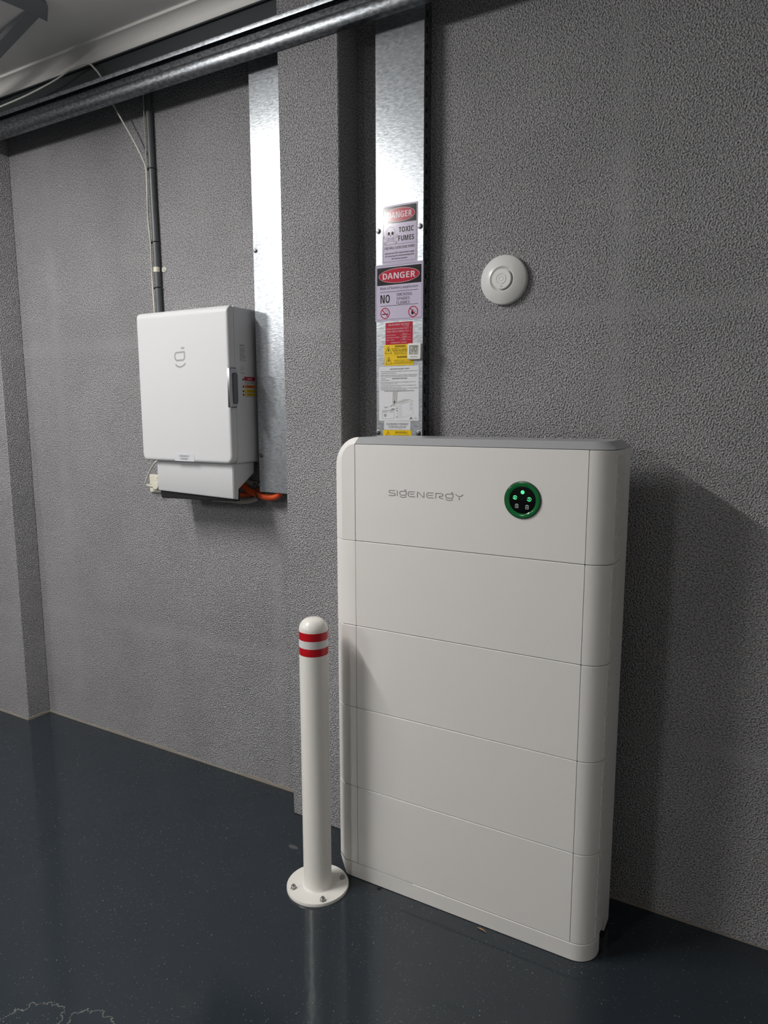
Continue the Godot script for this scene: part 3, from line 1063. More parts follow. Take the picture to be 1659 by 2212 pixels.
	text(wp, "DANGER", 0.248, 1.6455, 0.026, 0.006, s, 0.0007, "bold")
	put("sticker_heading", wp, M.print_white, st)
	text(bk, "WARNING", 0.246, 1.6175, 0.030, 0.0052, s, 0.0007, "bold")
	text(bk, "CAUTION", 0.246, 1.6015, 0.030, 0.0052, s, 0.0007, "bold")
	text(bk, "CAUTION", 0.246, 1.5880, 0.030, 0.0052, s, 0.0007, "bold")
	for q in [[1.6345, 0.05], [1.6305, 0.052], [1.6265, 0.044], [1.6095, 0.052], [1.5945, 0.05], [1.5805, 0.05]]:
		bk.rect(0.219, q[0], 0.219 + q[1], q[0] + 0.0011, s, 0.0006)
	put("sticker_print", bk, M.print_black, st)
	# name label on the door foot
	var nl := sign_plate("name_label", "small white name label stuck on the lower edge of the cabinet door", -0.848, 1.3545, 0.101, 0.0285, 0.0, M.sign_paper, -0.138, "equipment name labels")
	b = MB.new()
	text(b, "SIGENERGY", 0, 0.005, 0.050, 0.0062, I3, 0.0012)
	text(b, "GATEWAY", 0, -0.0055, 0.040, 0.0062, I3, 0.0012)
	put("lettering", b, M.print_black, nl)

func screw(parent: Node, x: float, y: float, z: float) -> void:
	var b := MB.new()
	b.lathe(v2([0.0088, 0, 0.0088, 0.001, 0.0075, 0.0016, 0.0058, 0.0016, 0.0058, 0.0045, 0.0046, 0.0062, 0.0, 0.0066]), shift(x, y, z), 20)
	put("screw", b, M.chrome_dark, parent)

func build_tray_left() -> void:
	var o := thing("cable_tray", "galvanised cable duct down the left bay wall, ending beside the smaller cabinet", "cable duct", Vector3.ZERO, "")
	var b := MB.new()
	b.box(Vector3(-0.590, 1.225, TRAY - 0.0015), Vector3(-0.420, 2.785, TRAY), 0.0006)
	put("cover", b, M.galv, o)
	b = MB.new()
	b.box(Vector3(-0.588, 1.226, WALL + 0.001), Vector3(-0.5865, 2.785, TRAY - 0.0015))
	b.box(Vector3(-0.4235, 1.226, WALL + 0.001), Vector3(-0.422, 2.785, TRAY - 0.0015))
	b.box(Vector3(-0.588, 1.226, WALL), Vector3(-0.422, 2.785, WALL + 0.0015))
	put("channel", b, M.galv_rail, o)
	for y in [1.363, 2.100]:
		screw(o, -0.5785, y, TRAY)

func build_tray_right() -> void:
	var o := thing("cable_tray", "galvanised cable duct carrying all the warning signs above the battery", "cable duct", Vector3.ZERO, "")
	var b := MB.new()
	b.box(Vector3(-0.0765, 0.25, TRAY - 0.0015), Vector3(0.0955, 2.925, TRAY), 0.0006)
	put("cover", b, M.galv, o)
	# channel: right side pierced with a row of slots
	b = MB.new()
	b.box(Vector3(-0.0745, 0.25, WALL), Vector3(0.0925, 2.925, WALL + 0.0015))
	b.box(Vector3(-0.0745, 0.25, WALL + 0.0015), Vector3(-0.073, 2.925, TRAY - 0.0015))
	var zm := (WALL + TRAY) * 0.5 + 0.004
	b.box(Vector3(0.091, 0.25, WALL + 0.0015), Vector3(0.0925, 2.925, zm - 0.004))
	b.box(Vector3(0.091, 0.25, zm + 0.004), Vector3(0.0925, 2.925, TRAY - 0.0015))
	var y := 0.25
	while y < 2.90:
		b.box(Vector3(0.091, y, zm - 0.004), Vector3(0.0925, minf(y + 0.028, 2.925), zm + 0.004))
		y += 0.045
	put("channel", b, M.galv_rail, o)
	for q in [[-0.0665, 2.103], [0.0845, 2.100], [-0.070, 1.4555], [0.082, 1.4555]]:
		screw(o, q[0], q[1], TRAY)

func sign_plate(called: String, label: String, x: float, y: float, w: float, h: float, turn: float, m: Material, z: float, group := "", r := 0.0015) -> Node3D:
	var o := thing(called, label, "sign", Vector3(x, y, z), group)
	o.rotation.z = turn
	var b := MB.new()
	b.prism(rrect(-w / 2, -h / 2, w / 2, h / 2, r, 3), I3, 0.0, 0.0009, 0.0003)
	put("panel", b, m, o)
	return o

func danger_head(o: Node3D, w: float, h: float, v0: float, v1: float, u0: float, tw: float, th: float) -> void:
	# black field, white-edged red oval, white word; v measured down from the top
	var b := MB.new()
	b.prism(rrect(-w * u0, h * (0.5 - v1), w * u0, h * (0.5 - v0), 0.002, 3), I3, 0.0009, 0.00105)
	put("black_field", b, M.sign_black, o)
	var c := Vector2(0, h * (0.5 - (v0 + v1) / 2))
	var ry := h * (v1 - v0) * 0.42
	b = MB.new()
	b.disc(c, w * 0.425, I3, 0.00118, 48, ry)
	put("oval_edge", b, M.print_white, o)
	b = MB.new()
	b.disc(c, w * 0.425 - 0.0011, I3, 0.00130, 48, ry - 0.0011)
	put("red_oval", b, M.sign_red, o)
	b = MB.new()
	text(b, "DANGER", 0, c.y, w * tw, h * th, I3, 0.00145, "bold")
	put("heading", b, M.print_white, o)

func triangle_bolt(b: MB, c: Vector2, s: float, z: float, w: float) -> void:
	b.stroke(PackedVector2Array([c + Vector2(-s, -s * 0.85), c + Vector2(s, -s * 0.85), c + Vector2(0, s * 1.0), c + Vector2(-s, -s * 0.85)]), w, I3, z)
	b.flat(PackedVector2Array([c + Vector2(0.02, 0.52) * s, c + Vector2(-0.22, -0.1) * s, c + Vector2(0.0, -0.1) * s, c + Vector2(-0.04, -0.62) * s, c + Vector2(0.26, 0.06) * s, c + Vector2(0.06, 0.06) * s, c + Vector2(0.18, 0.46) * s]), I3, z)

func prohibited(red: MB, c: Vector2, r: float, z: float) -> void:
	red.ring(c, r * 0.84, r, I3, z, 1.0, 36)
	red.line(PackedVector2Array([c + Vector2(-0.62, 0.62) * r, c + Vector2(0.62, -0.62) * r]), r * 0.17, I3, z + 0.0001, false, true)

func build_signs() -> void:
	var z := TRAY
	# toxic fumes
	var w := 0.128
	var h := 0.179
	var o := sign_plate("warning_sign", "lilac sign reading DANGER TOXIC FUMES with a skull, uppermost on the duct", 0.0115, 2.0868, w, h, -0.009, M.sign_white, z, "", 0.004)
	danger_head(o, w, h, 0.035, 0.315, 0.465, 0.68, 0.105)
	var b := MB.new()
	b.stroke(PackedVector2Array(Array(rrect(-w * 0.465, -h * 0.468, w * 0.465, h * 0.468, 0.004, 3)) + [rrect(-w * 0.465, -h * 0.468, w * 0.465, h * 0.468, 0.004, 3)[0]]), 0.0007, I3, 0.00112)
	text(b, "TOXIC", w * 0.185, h * 0.065, w * 0.42, h * 0.088, I3, 0.0012, "bold")
	text(b, "FUMES", w * 0.185, -h * 0.082, w * 0.44, h * 0.088, I3, 0.0012, "bold")
	b.rect(-w * 0.43, -h * 0.175, w * 0.43, -h * 0.171, I3, 0.0012)
	text(b, "FIRE WILL CAUSE TOXIC FUMES", 0, -h * 0.232, w * 0.86, h * 0.042, I3, 0.0012, "serifbold")
	text(b, "Appropriate PPE requirements apply", 0, -h * 0.325, w * 0.84, h * 0.036, I3, 0.0012, "bold")
	text(b, "for entering the room/working with", 0, -h * 0.373, w * 0.82, h * 0.036, I3, 0.0012, "bold")
	text(b, "the battery systems", 0, -h * 0.423, w * 0.45, h * 0.036, I3, 0.0012, "bold")
	var c := Vector2(-w * 0.255, h * 0.005)
	var s := 0.021
	var sk := PackedVector2Array()
	for q in [0.42, -0.5, 0.5, -0.25, 0.72, 0.0, 0.74, 0.5, 0.5, 0.9, 0.1, 1.08, -0.1, 1.08, -0.5, 0.9, -0.74, 0.5, -0.72, 0.0, -0.5, -0.25, -0.42, -0.5, -0.2, -0.62, 0.2, -0.62, 0.42, -0.5]:
		sk.append(Vector2(q, 0))
	var out := PackedVector2Array()
	for i in range(0, sk.size(), 2):
		out.append(c + Vector2(sk[i].x, sk[i + 1].x) * s)
	b.stroke(out, 0.0008, I3, 0.0012)
	b.disc(c + Vector2(-0.32, 0.12) * s, 0.21 * s, I3, 0.0012, 14, 0.25 * s)
	b.disc(c + Vector2(0.32, 0.12) * s, 0.21 * s, I3, 0.0012, 14, 0.25 * s)
	b.flat(PackedVector2Array([c + Vector2(-0.1, -0.3) * s, c + Vector2(0.1, -0.3) * s, c + Vector2(0.0, -0.02) * s]), I3, 0.0012)
	b.stroke(arc(c + Vector2(0, -0.5) * s, 0.5 * s, PI * 1.05, PI * 1.95, 8), 0.0008, I3, 0.0012)
	b.stroke(arc(c + Vector2(0, -0.36) * s, 0.4 * s, PI * 1.1, PI * 1.9, 8), 0.0006, I3, 0.0012)
	for q in [[-1.15, -0.35, -0.45, -0.72], [1.15, -0.35, 0.45, -0.72], [-1.0, -1.3, -0.35, -0.92], [1.0, -1.3, 0.35, -0.92]]:
		var a := c + Vector2(q[0], q[1]) * s
		var e := c + Vector2(q[2], q[3]) * s
		var side := (e - a).normalized().orthogonal() * 0.1 * s
		b.stroke(PackedVector2Array([e + side, a + side, a + side * 2.4, a - (e - a).normalized() * 0.1 * s, a - side * 2.4, a - side, e - side]), 0.0007, I3, 0.0012)
	put("black_print", b, M.print_black, o)
	# danger explosion
	w = 0.175
	h = 0.179
	o = sign_plate("warning_sign", "lilac square sign reading DANGER risk of battery explosion, widest on the duct", 0.0090, 1.9073, w, h, -0.004, M.sign_white, z + 0.0004, "", 0.003)
	danger_head(o, w, h, 0.057, 0.365, 0.462, 0.68, 0.105)
	b = MB.new()
	var fr := rrect(-w * 0.478, -h * 0.47, w * 0.478, h * 0.475, 0.003, 3)
	fr.append(fr[0])
	b.stroke(fr, 0.0008, I3, 0.0011)
	text(b, "Risk of battery explosion", 0, h * 0.075, w * 0.79, h * 0.062, I3, 0.0012)
	b.rect(-w * 0.4, h * 0.012, w * 0.4, h * 0.019, I3, 0.0012)
	text(b, "NO", -w * 0.29, -h * 0.105, w * 0.20, h * 0.145, I3, 0.0012, "bold")
	text(b, "SMOKING", w * 0.115, -h * 0.045, w * 0.32, h * 0.052, I3, 0.0012)
	text(b, "SPARKS", w * 0.09, -h * 0.118, w * 0.27, h * 0.052, I3, 0.0012)
	text(b, "FLAMES", w * 0.09, -h * 0.190, w * 0.27, h * 0.052, I3, 0.0012)
	b.rect(-w * 0.4, -h * 0.233, w * 0.4, -h * 0.226, I3, 0.0012)
	var c1 := Vector2(-w * 0.29, -h * 0.358)
	var c2 := Vector2(w * 0.30, -h * 0.362)
	var r := w * 0.10
	b.rect(c1.x - r * 0.62, c1.y - r * 0.26, c1.x + r * 0.62, c1.y - r * 0.08, I3, 0.0012)
	b.stroke(PackedVector2Array([c1 + Vector2(0.5, 0.0) * r, c1 + Vector2(0.55, 0.25) * r, c1 + Vector2(0.3, 0.35) * r, c1 + Vector2(0.35, 0.55) * r, c1 + Vector2(0.05, 0.6) * r, c1 + Vector2(0.0, 0.45) * r]), 0.0007, I3, 0.0012)
	b.flat(PackedVector2Array([c2 + Vector2(-0.35, -0.45) * r, c2 + Vector2(0.0, -0.55) * r, c2 + Vector2(0.12, -0.2) * r, c2 + Vector2(0.0, 0.1) * r, c2 + Vector2(0.02, 0.5) * r, c2 + Vector2(-0.2, 0.2) * r, c2 + Vector2(-0.42, 0.0) * r]), I3, 0.0012)
	b.line(PackedVector2Array([c2 + Vector2(0.1, -0.3) * r, c2 + Vector2(0.62, 0.22) * r]), 0.0008, I3, 0.0012)
	put("black_print", b, M.print_black, o)
	for cc in [c1, c2]:
		b = MB.new()
		prohibited(b, cc, r, 0.0013)
		put("prohibition_ring", b, M.sign_red, o)
	# solar array plate
	w = 0.100
	h = 0.0705
	o = sign_plate("warning_sign", "small red engraved plate about the solar array on roof", 0.0090, 1.7773, w, h, 0.0, M.sign_red_plate, z, "", 0.0006)
	b = MB.new()
	text(b, "SOLAR ARRAY ON ROOF", 0.0, 0.0280, 0.078, 0.0058, I3, 0.0011)
	text(b, "17 x 475W", 0.026, 0.0215, 0.022, 0.0030, I3, 0.0011)
	text(b, "OPEN CIRCUIT VOLTAGE 178.7C", -0.005, 0.0148, 0.082, 0.0048, I3, 0.0011)
	text(b, "V", 0.043, 0.0146, 0.003, 0.0034, I3, 0.0011)
	text(b, "SHORT CIRCUIT CURRENT 15.14", -0.005, 0.0062, 0.082, 0.0048, I3, 0.0011)
	text(b, "A", 0.043, 0.0062, 0.003, 0.0034, I3, 0.0011)
	text(b, "BATTERY SYSTEM", -0.0295, -0.0050, 0.033, 0.0030, I3, 0.0011)
	text(b, "SHORT CIRCUIT CURRENT", -0.0220, -0.0126, 0.048, 0.0032, I3, 0.0011)
	text(b, "MAX D.C. VOLTS", -0.0315, -0.0205, 0.029, 0.0032, I3, 0.0011)
	text(b, "N/A 1", 0.022, -0.0024, 0.016, 0.0034, I3, 0.0011)
	text(b, "5332", 0.021, -0.0110, 0.015, 0.0034, I3, 0.0011)
	text(b, "504", 0.019, -0.0188, 0.010, 0.0034, I3, 0.0011)
	for y in [-0.0062, -0.0140, -0.0216]:
		b.rect(0.004, y, 0.044, y + 0.0005, I3, 0.0011)
	text(b, "HAZARDOUS D.C. VOLTAGE", 0.0, -0.0290, 0.058, 0.0040, I3, 0.0011)
	put("lettering", b, M.print_white, o)
	# yellow warnings
	yellow("small yellow WARNING plate about the PV array isolator, partly behind the thermometer", 0.0020, 1.7250, 0.097, 0.0345, ["WARNING", "PV ARRAY D.C. ISOLATOR", "DO NOT DE-ENERGISE", "THE PV ARRAY AND", "ARRAY CABLING"], z)
	yellow("small yellow WARNING plate about the battery isolator, just above the white instruction sheet", 0.0092, 1.6912, 0.1085, 0.0328, ["WARNING", "", "BATTERY SYSTEM D.C. ISOLATOR", "DO NOT DE-ENERGISE THE BATTERY", "SYSTEM AND BATTERY SYSTEM CABLING"], z)
	# instruction sheet
	w = 0.1500
	h = 0.1775
	o = sign_plate("instruction_sheet", "white shutdown instruction sheet with a small drawing of a battery", 0.0083, 1.5835, w, h, 0.004, M.sign_paper, z, "", 0.0008)
	b = MB.new()
	text(b, "SHUTDOWN PROCEDURE - ON/OFF", 0.004, 0.0800, 0.072, 0.0036, I3, 0.0011, "bold")
	text(b, "MAINTENANCE PROCEDURE", 0.004, 0.0492, 0.056, 0.0036, I3, 0.0011, "bold")
	text(b, "TO START UP REVERSE PROCEDURE FROM STEP 6 TO STEP 1", 0.002, 0.0086, 0.112, 0.0032, I3, 0.0011, "bold")
	var ln := [["1. OPEN YOUR SIGENERGY GATEWAY, FIND \"INVERTER A.C. ISOLATOR\" LABEL AND TURN OFF", 0.0725, -0.071, 0.142], ["AND MAIN ISOLATOR IF INSTALLED", 0.0668, -0.067, 0.058], ["2. TURN OFF THE BATTERY UNIT USING SIDE OF THE ENERGY CONTROLLER COVER ON THE LEFT SIDE", 0.0602, -0.071, 0.140], ["TO GET TO THE SWITCH SLIDE THE COVER UP AND FIND THE DC SWITCH, FLIP THE BREAKER OFF BY", 0.0552, -0.067, 0.133], ["PULLING IT UP", 0.0494, -0.067, 0.018], ["3. ON THE INVERTER", 0.0440, -0.071, 0.036], ["4. ON GATEWAY FIND \"MAIN SUPPLY TO HOME\" LABEL, FLIP THE BREAKER OFF BY PULLING", 0.0372, -0.071, 0.134], ["DOWN THE RED LEVER CLIP, UP IS ON", 0.0322, -0.067, 0.062], ["5. ON GATEWAY FIND \"MAIN SUPPLY ALTERNATIVE\" LABEL, FLIP THE BREAKER OFF BY", 0.0262, -0.071, 0.136], ["PULLING DOWN THE RED LEVER CLIP, UP IS ON", 0.0212, -0.067, 0.076], ["6. IF REINITIALISING, LOCATE THE RESET BUTTON ON THE SIDE OF THE ENERGY INVERTER", 0.0170, -0.071, 0.142], ["(PICTURED BELOW), HOLD THE RESET BUTTON FOR 5 SECONDS", 0.0128, -0.067, 0.096]]
	for q in ln:
		text(b, q[0], q[2] + q[3] / 2, q[1], q[3], 0.0030, I3, 0.0011)
	# drawing, in units of the sheet: x from the left, y down
	var D := func(a: Array) -> PackedVector2Array:
		var p := PackedVector2Array()
		for i in range(0, a.size(), 2):
			p.append(Vector2((a[i] - 140.0) / 1265.0 * w - w / 2, -h / 2 + (1045.0 - a[i + 1]) / 1754.0 * h))
		return p
	for q in [[630, 480, 640, 580], [640, 580, 715, 578], [250, 710, 625, 706, 628, 965, 250, 972, 250, 710], [455, 712, 555, 660], [540, 690, 620, 668], [475, 600, 545, 550]]:
		b.stroke(D.call(q), 0.0005, I3, 0.0011)
	for q in [[640, 380, 612, 440, 632, 430, 632, 480, 650, 480, 650, 430, 664, 440], [545, 665, 600, 630, 600, 655, 545, 685], [600, 680, 660, 645, 662, 665, 600, 700], [520, 560, 575, 525, 560, 555, 530, 575], [705, 630, 730, 625, 728, 655, 705, 650], [705, 705, 735, 700, 735, 730, 705, 725], [700, 915, 735, 910, 735, 935, 700, 935], [1115, 1000, 1155, 920, 1170, 920, 1210, 1000, 1190, 1000, 1162, 945, 1135, 1000]]:
		b.flat(D.call(q), I3, 0.0011)
	b.stroke(D.call([1130, 970, 1162, 995, 1195, 970]), 0.0008, I3, 0.0011)
	b.ring(D.call([345, 865])[0], 0.0024, 0.0042, I3, 0.0011, 1.0, 20)
	text(b, "ISOLATOR", D.call([375, 590])[0].x, D.call([375, 590])[0].y, 0.0145, 0.0024, I3, 0.0011)
	text(b, "SWITCH", D.call([375, 618])[0].x, D.call([375, 618])[0].y, 0.0125, 0.0024, I3, 0.0011)
	text(b, "RESET BUTTON", D.call([355, 730])[0].x, D.call([355, 730])[0].y, 0.019, 0.0020, I3, 0.0011)
	text(b, "AC SIDE", D.call([535, 730])[0].x, D.call([535, 730])[0].y, 0.012, 0.0020, I3, 0.0011)
	text(b, "PRESS 5 SEC", D.call([350, 768])[0].x, D.call([350, 768])[0].y, 0.019, 0.0020, I3, 0.0011)
	text(b, "DC ISOLATOR", D.call([540, 762])[0].x, D.call([540, 762])[0].y, 0.015, 0.0020, I3, 0.0011)
	text(b, "AZZO", D.call([1300, 940])[0].x, D.call([1300, 940])[0].y, 0.007, 0.0022, I3, 0.0011)
	text(b, "Technology", D.call([1300, 975])[0].x, D.call([1300, 975])[0].y, 0.016, 0.0024, I3, 0.0011)
	put("black_print", b, M.print_black, o)
	b = MB.new()
	for q in [[575, 560, 585, 130, 605, 108, 765, 105], [620, 130, 640, 470], [680, 120, 690, 470], [720, 480, 745, 105], [850, 490, 1225, 390], [870, 500, 1215, 400, 1225, 840, 870, 940, 870, 500], [730, 470, 730, 950], [770, 480, 770, 955], [800, 480, 800, 955], [840, 490, 838, 950]]:
		b.stroke(D.call(q), 0.0004, I3, 0.0010)
	var oc: Vector2 = D.call([1158, 585])[0]
	b.ring(oc, 0.0034, 0.0039, I3, 0.0010, 2.7, 24)
	put("grey_print", b, M.print_grey, o)
	b = MB.new()
	b.flat(D.call([665, 455, 950, 345, 1190, 350, 850, 478, 760, 470]), I3, 0.00095)
	b.flat(D.call([580, 560, 590, 130, 610, 110, 740, 108, 718, 470, 630, 560]), I3, 0.00092)
	put("pale_print", b, M.print_pale, o)
	# equipment label
	w = 0.0998
	h = 0.0290
	o = sign_plate("name_label", "small white label reading SIGENERGY ENERGY CONTROLLER, below the instruction sheet", 0.0030, 1.4795, w, h, 0.0, M.sign_paper, z, "equipment name labels", 0.0006)
	b = MB.new()
	text(b, "SIGENERGY ENERGY", 0, 0.0046, 0.083, 0.0072, I3, 0.0012)
	text(b, "CONTROLLER #1", 0, -0.0050, 0.066, 0.0072, I3, 0.0012)
	put("lettering", b, M.print_black, o)
	# lowest yellow plate, cut off by the battery
	w = 0.1080
	h = 0.0400
	o = sign_plate("warning_sign", "yellow arc flash WARNING plate half hidden behind the battery top", 0.0025, 1.4440, w, h, 0.0, M.sign_yellow, z, "", 0.0006)
	b = MB.new()
	var tc := Vector2(-0.0340, 0.0)
	b.stroke(PackedVector2Array([tc + Vector2(-0.0135, -0.012), tc + Vector2(0.0135, -0.012), tc + Vector2(0, 0.0165), tc + Vector2(-0.0135, -0.012)]), 0.0012, I3, 0.0011)
	for q in [[-0.002, 0.006, -0.0045, -0.008, 0.004, -0.008], [-0.0045, 0.0, -0.0075, -0.009, -0.003, -0.008], [0.001, 0.004, 0.0, -0.004, 0.006, -0.009]]:
		b.flat(PackedVector2Array([tc + Vector2(q[0], q[1]), tc + Vector2(q[2], q[3]), tc + Vector2(q[4], q[5])]), I3, 0.0011)
	text(b, "WARNING", 0.0160, 0.0128, 0.046, 0.0072, I3, 0.0011)
	text(b, "ARC FLASH HAZARD", 0.0160, 0.0028, 0.058, 0.0046, I3, 0.0011)
	text(b, "USE APPROPRIATE PPE", 0.0160, -0.0050, 0.060, 0.0038, I3, 0.0011)
	put("lettering", b, M.print_black, o)
	# thermometer
	o = thing("thermometer", "small white square digital thermometer stuck over the yellow plates", "thermometer", Vector3(0.0700, 1.7166, z))
	o.rotation.z = -0.03
	b = MB.new()
	b.prism(rrect(-0.0250, -0.0255, 0.0250, 0.0255, 0.006, 5), I3, 0.0, 0.0115, 0.0022, 0.001)
	put("case", b, M.paint_white, o)
	b = MB.new()
	b.prism(rrect(-0.0165, -0.0105, 0.0155, 0.0185, 0.0012, 3), I3, 0.0110, 0.01165)
	put("screen_frame", b, M.black, o)
	b = MB.new()
	b.prism(rrect(-0.0140, -0.0105, 0.0155, 0.0165, 0.0008, 3), I3, 0.0110, 0.0119)
	put("screen", b, M.lcd, o, "grey liquid crystal screen")
	b = MB.new()
	# 2 and 0 in seven bars
	for q in [[-0.0065, 0.0145, -0.0005, 0.0145], [-0.0002, 0.0140, -0.0010, 0.0082], [-0.0015, 0.0074, -0.0070, 0.0074], [-0.0076, 0.0068, -0.0082, 0.0010], [-0.0076, 0.0004, -0.0020, 0.0004],
			[0.0040, 0.0145, 0.0100, 0.0145], [0.0103, 0.0140, 0.0098, 0.0080], [0.0098, 0.0068, 0.0095, 0.0010], [0.0020, 0.0004, 0.0088, 0.0004], [0.0016, 0.0068, 0.0014, 0.0010], [0.0034, 0.0140, 0.0022, 0.0080]]:
		b.line(v2(q), 0.0016, I3, 0.0120)
	b.disc(Vector2(0.0128, 0.0052), 0.0008, I3, 0.0120, 8)
	text(b, "AQUATRITE", 0.0000, -0.0175, 0.026, 0.0030, I3, 0.0117, "bold")
	put("digits", b, M.print_black, o)
	b = MB.new()
	for q in [[-0.0100, -0.0036, -0.0068, -0.0036, -0.0070, -0.0058, -0.0102, -0.0060, -0.0104, -0.0084, -0.0070, -0.0084], [0.0050, -0.0034, 0.0086, -0.0034, 0.0084, -0.0084, 0.0048, -0.0084, 0.0050, -0.0034]]:
		b.stroke(v2(q), 0.0008, I3, 0.0120)
	put("humidity_digits", b, M.print_grey, o)

func yellow(label: String, x: float, y: float, w: float, h: float, lines: Array, z: float) -> void:
	var o := sign_plate("warning_sign", label, x, y, w, h, 0.0, M.sign_yellow, z, "", 0.0004)
	var b := MB.new()
	triangle_bolt(b, Vector2(-w / 2 + 0.0165, -0.0005), h * 0.36, 0.0011, 0.0011)
	text(b, lines[0], 0.0125, h * 0.5 - 0.0062, 0.0400, 0.0064, I3, 0.0011, "bold")
	var ys := [0.0, h * 0.5 - 0.0135, h * 0.5 - 0.0190, h * 0.5 - 0.0245, h * 0.5 - 0.0297]
	var ws := [0.0, 0.066, 0.060, 0.052, 0.046]
	if lines[1] == "":
		ys = [0.0, 0.0, h * 0.5 - 0.0165, h * 0.5 - 0.0215, h * 0.5 - 0.0262]
		ws = [0.0, 0.0, 0.064, 0.064, 0.072]
	for i in range(1, 5):
		if lines[i]:
			text(b, lines[i], 0.0135 if lines[1] else 0.0150, ys[i], ws[i], 0.0042 if lines[1] else 0.0030, I3, 0.0011, "bold" if i == 2 and lines[1] else "sans")
	put("lettering", b, M.print_black, o)

func build_detector() -> void:
	var o := thing("smoke_detector", "round white smoke detector on the grey wall above the battery", "smoke detector", Vector3(0.3475, 1.9205, WALL))
	var b := MB.new()
	b.lathe(v2([0.0725, 0.0, 0.0730, 0.012, 0.0722, 0.0165, 0.0705, 0.0185, 0.0400, 0.0300, 0.0380, 0.0304, 0.0366, 0.0290, 0.0328, 0.0255, 0.0320, 0.0225, 0.0298, 0.0225]), I3, 80)
	put("body", b, M.paint_white, o)
	b = MB.new()
	b.lathe(v2([0.0300, 0.0225, 0.0300, 0.0325, 0.0292, 0.0335, 0.0158, 0.0340, 0.0156, 0.0318, 0.0145, 0.0318, 0.0143, 0.0344, 0.0072, 0.0346, 0.0070, 0.0330, 0.0062, 0.0330, 0.0060, 0.0347, 0.0, 0.0348]), I3, 64)
	put("button", b, M.paint_white, o)
	b = MB.new()
	b.disc(Vector2(0, -0.0218), 0.0021, I3, 0.0341, 14)
	put("indicator", b, M.lens, o)

func build_conduit() -> void:
	var o := thing("conduit_pipe", "grey plastic conduit pipe running up the wall above the smaller cabinet", "pipe", Vector3.ZERO)
	var b := MB.new()
	b.tube(PackedVector3Array([Vector3(-1.122, 1.86, -0.3035), Vector3(-1.124, 2.0, -0.3035), Vector3(-1.129, 2.4, -0.3035), Vector3(-1.130, 2.785, -0.3035)]), 0.0130, 20)
	put("pipe", b, M.pvc, o)
	for q in [[2.478, -1.1295], [2.200, -1.127], [2.023, -1.124]]:
		b = MB.new()
		var p := PackedVector3Array()
		for k in 17:
			var a := PI * 1.06 - PI * 1.12 * k / 16.0
			p.append(Vector3(q[1] - 0.001 + cos(a) * 0.0155, q[0] + cos(a) * 0.001, -0.3035 + sin(a) * 0.0150))
		b.tube(p, 0.0017, 6)
		b.box(Vector3(q[1] - 0.0205, q[0] - 0.004, -0.303), Vector3(q[1] - 0.0145, q[0] + 0.002, -0.296), 0.001)
		put("cable_tie", b, M.black, o, "black cable tie")
	b = MB.new()
	var sx := -1.1255
	var pr := PackedVector2Array()
	for k in 13:
		var a := PI - PI * k / 12.0
		pr.append(Vector2(sx + cos(a) * 0.0150, -(-0.3035) - sin(a) * 0.0150))
	for k in 13:
		var a := PI * k / 12.0
		pr.append(Vector2(sx + cos(a) * 0.0132, 0.3035 - sin(a) * 0.0132))
	b.prism(pr, Transform3D(PLAN, Vector3.ZERO), 2.0835, 2.1025)
	b.prism(rrect(sx + 0.0125, 2.0845, sx + 0.0395, 2.1020, 0.0082, 5), I3, WALL, WALL + 0.003, 0.0008)
	put("saddle_clip", b, M.ivory, o, "white saddle clip")
	b = MB.new()
	b.lathe(v2([0.0052, 0.0, 0.0048, 0.0018, 0.0, 0.0022]), shift(sx + 0.030, 2.0932, WALL + 0.003), 14)
	put("clip_screw", b, M.steel, o)
	# white cable looping over the lintel and down to the pipe
	b = MB.new()
	var pts := [Vector3(-5.9, 2.793, -0.185), Vector3(-2.7, 2.793, -0.185), Vector3(-2.4, 2.794, -0.182), Vector3(-2.0891, 2.798, -0.160), Vector3(-1.8506, 2.8011, -0.155), Vector3(-1.6669, 2.8117, -0.16), Vector3(-1.493, 2.832, -0.165), Vector3(-1.4124, 2.8516, -0.17), Vector3(-1.3165, 2.8569, -0.175), Vector3(-1.2821, 2.8329, -0.185), Vector3(-1.2660, 2.8060, -0.197), Vector3(-1.2655, 2.790, -0.2045), Vector3(-1.266, 2.772, -0.2075), Vector3(-1.2621, 2.7156, -0.25), Vector3(-1.1944, 2.5967, -0.27), Vector3(-1.1570, 2.5231, -0.28), Vector3(-1.1465, 2.478, -0.290), Vector3(-1.1480, 2.40, -0.2925), Vector3(-1.1495, 2.28, -0.2925), Vector3(-1.1425, 2.20, -0.2925), Vector3(-1.1425, 2.09, -0.2925), Vector3(-1.1420, 2.02, -0.2925), Vector3(-1.1405, 1.88, -0.2955)]
	b.tube(smooth(pts, 6), 0.0035, 8)
	tag(put("data_cable", b, M.cord), "thin white cable hanging over the steel lintel and tied along the conduit pipe", "cable", "")
	b = MB.new()
	pts = [Vector3(-1.1375, 2.76, -0.2855), Vector3(-1.1375, 2.60, -0.2855), Vector3(-1.1365, 2.478, -0.2850), Vector3(-1.1370, 2.40, -0.2840), Vector3(-1.1400, 2.30, -0.2835), Vector3(-1.1345, 2.20, -0.2850), Vector3(-1.1335, 2.10, -0.2840), Vector3(-1.1320, 2.02, -0.2855), Vector3(-1.1300, 1.88, -0.2870)]
	b.tube(smooth(pts, 6), 0.0022, 8)
	tag(put("data_cable", b, M.flex), "second thin grey cable running straight down beside the conduit pipe", "cable", "")

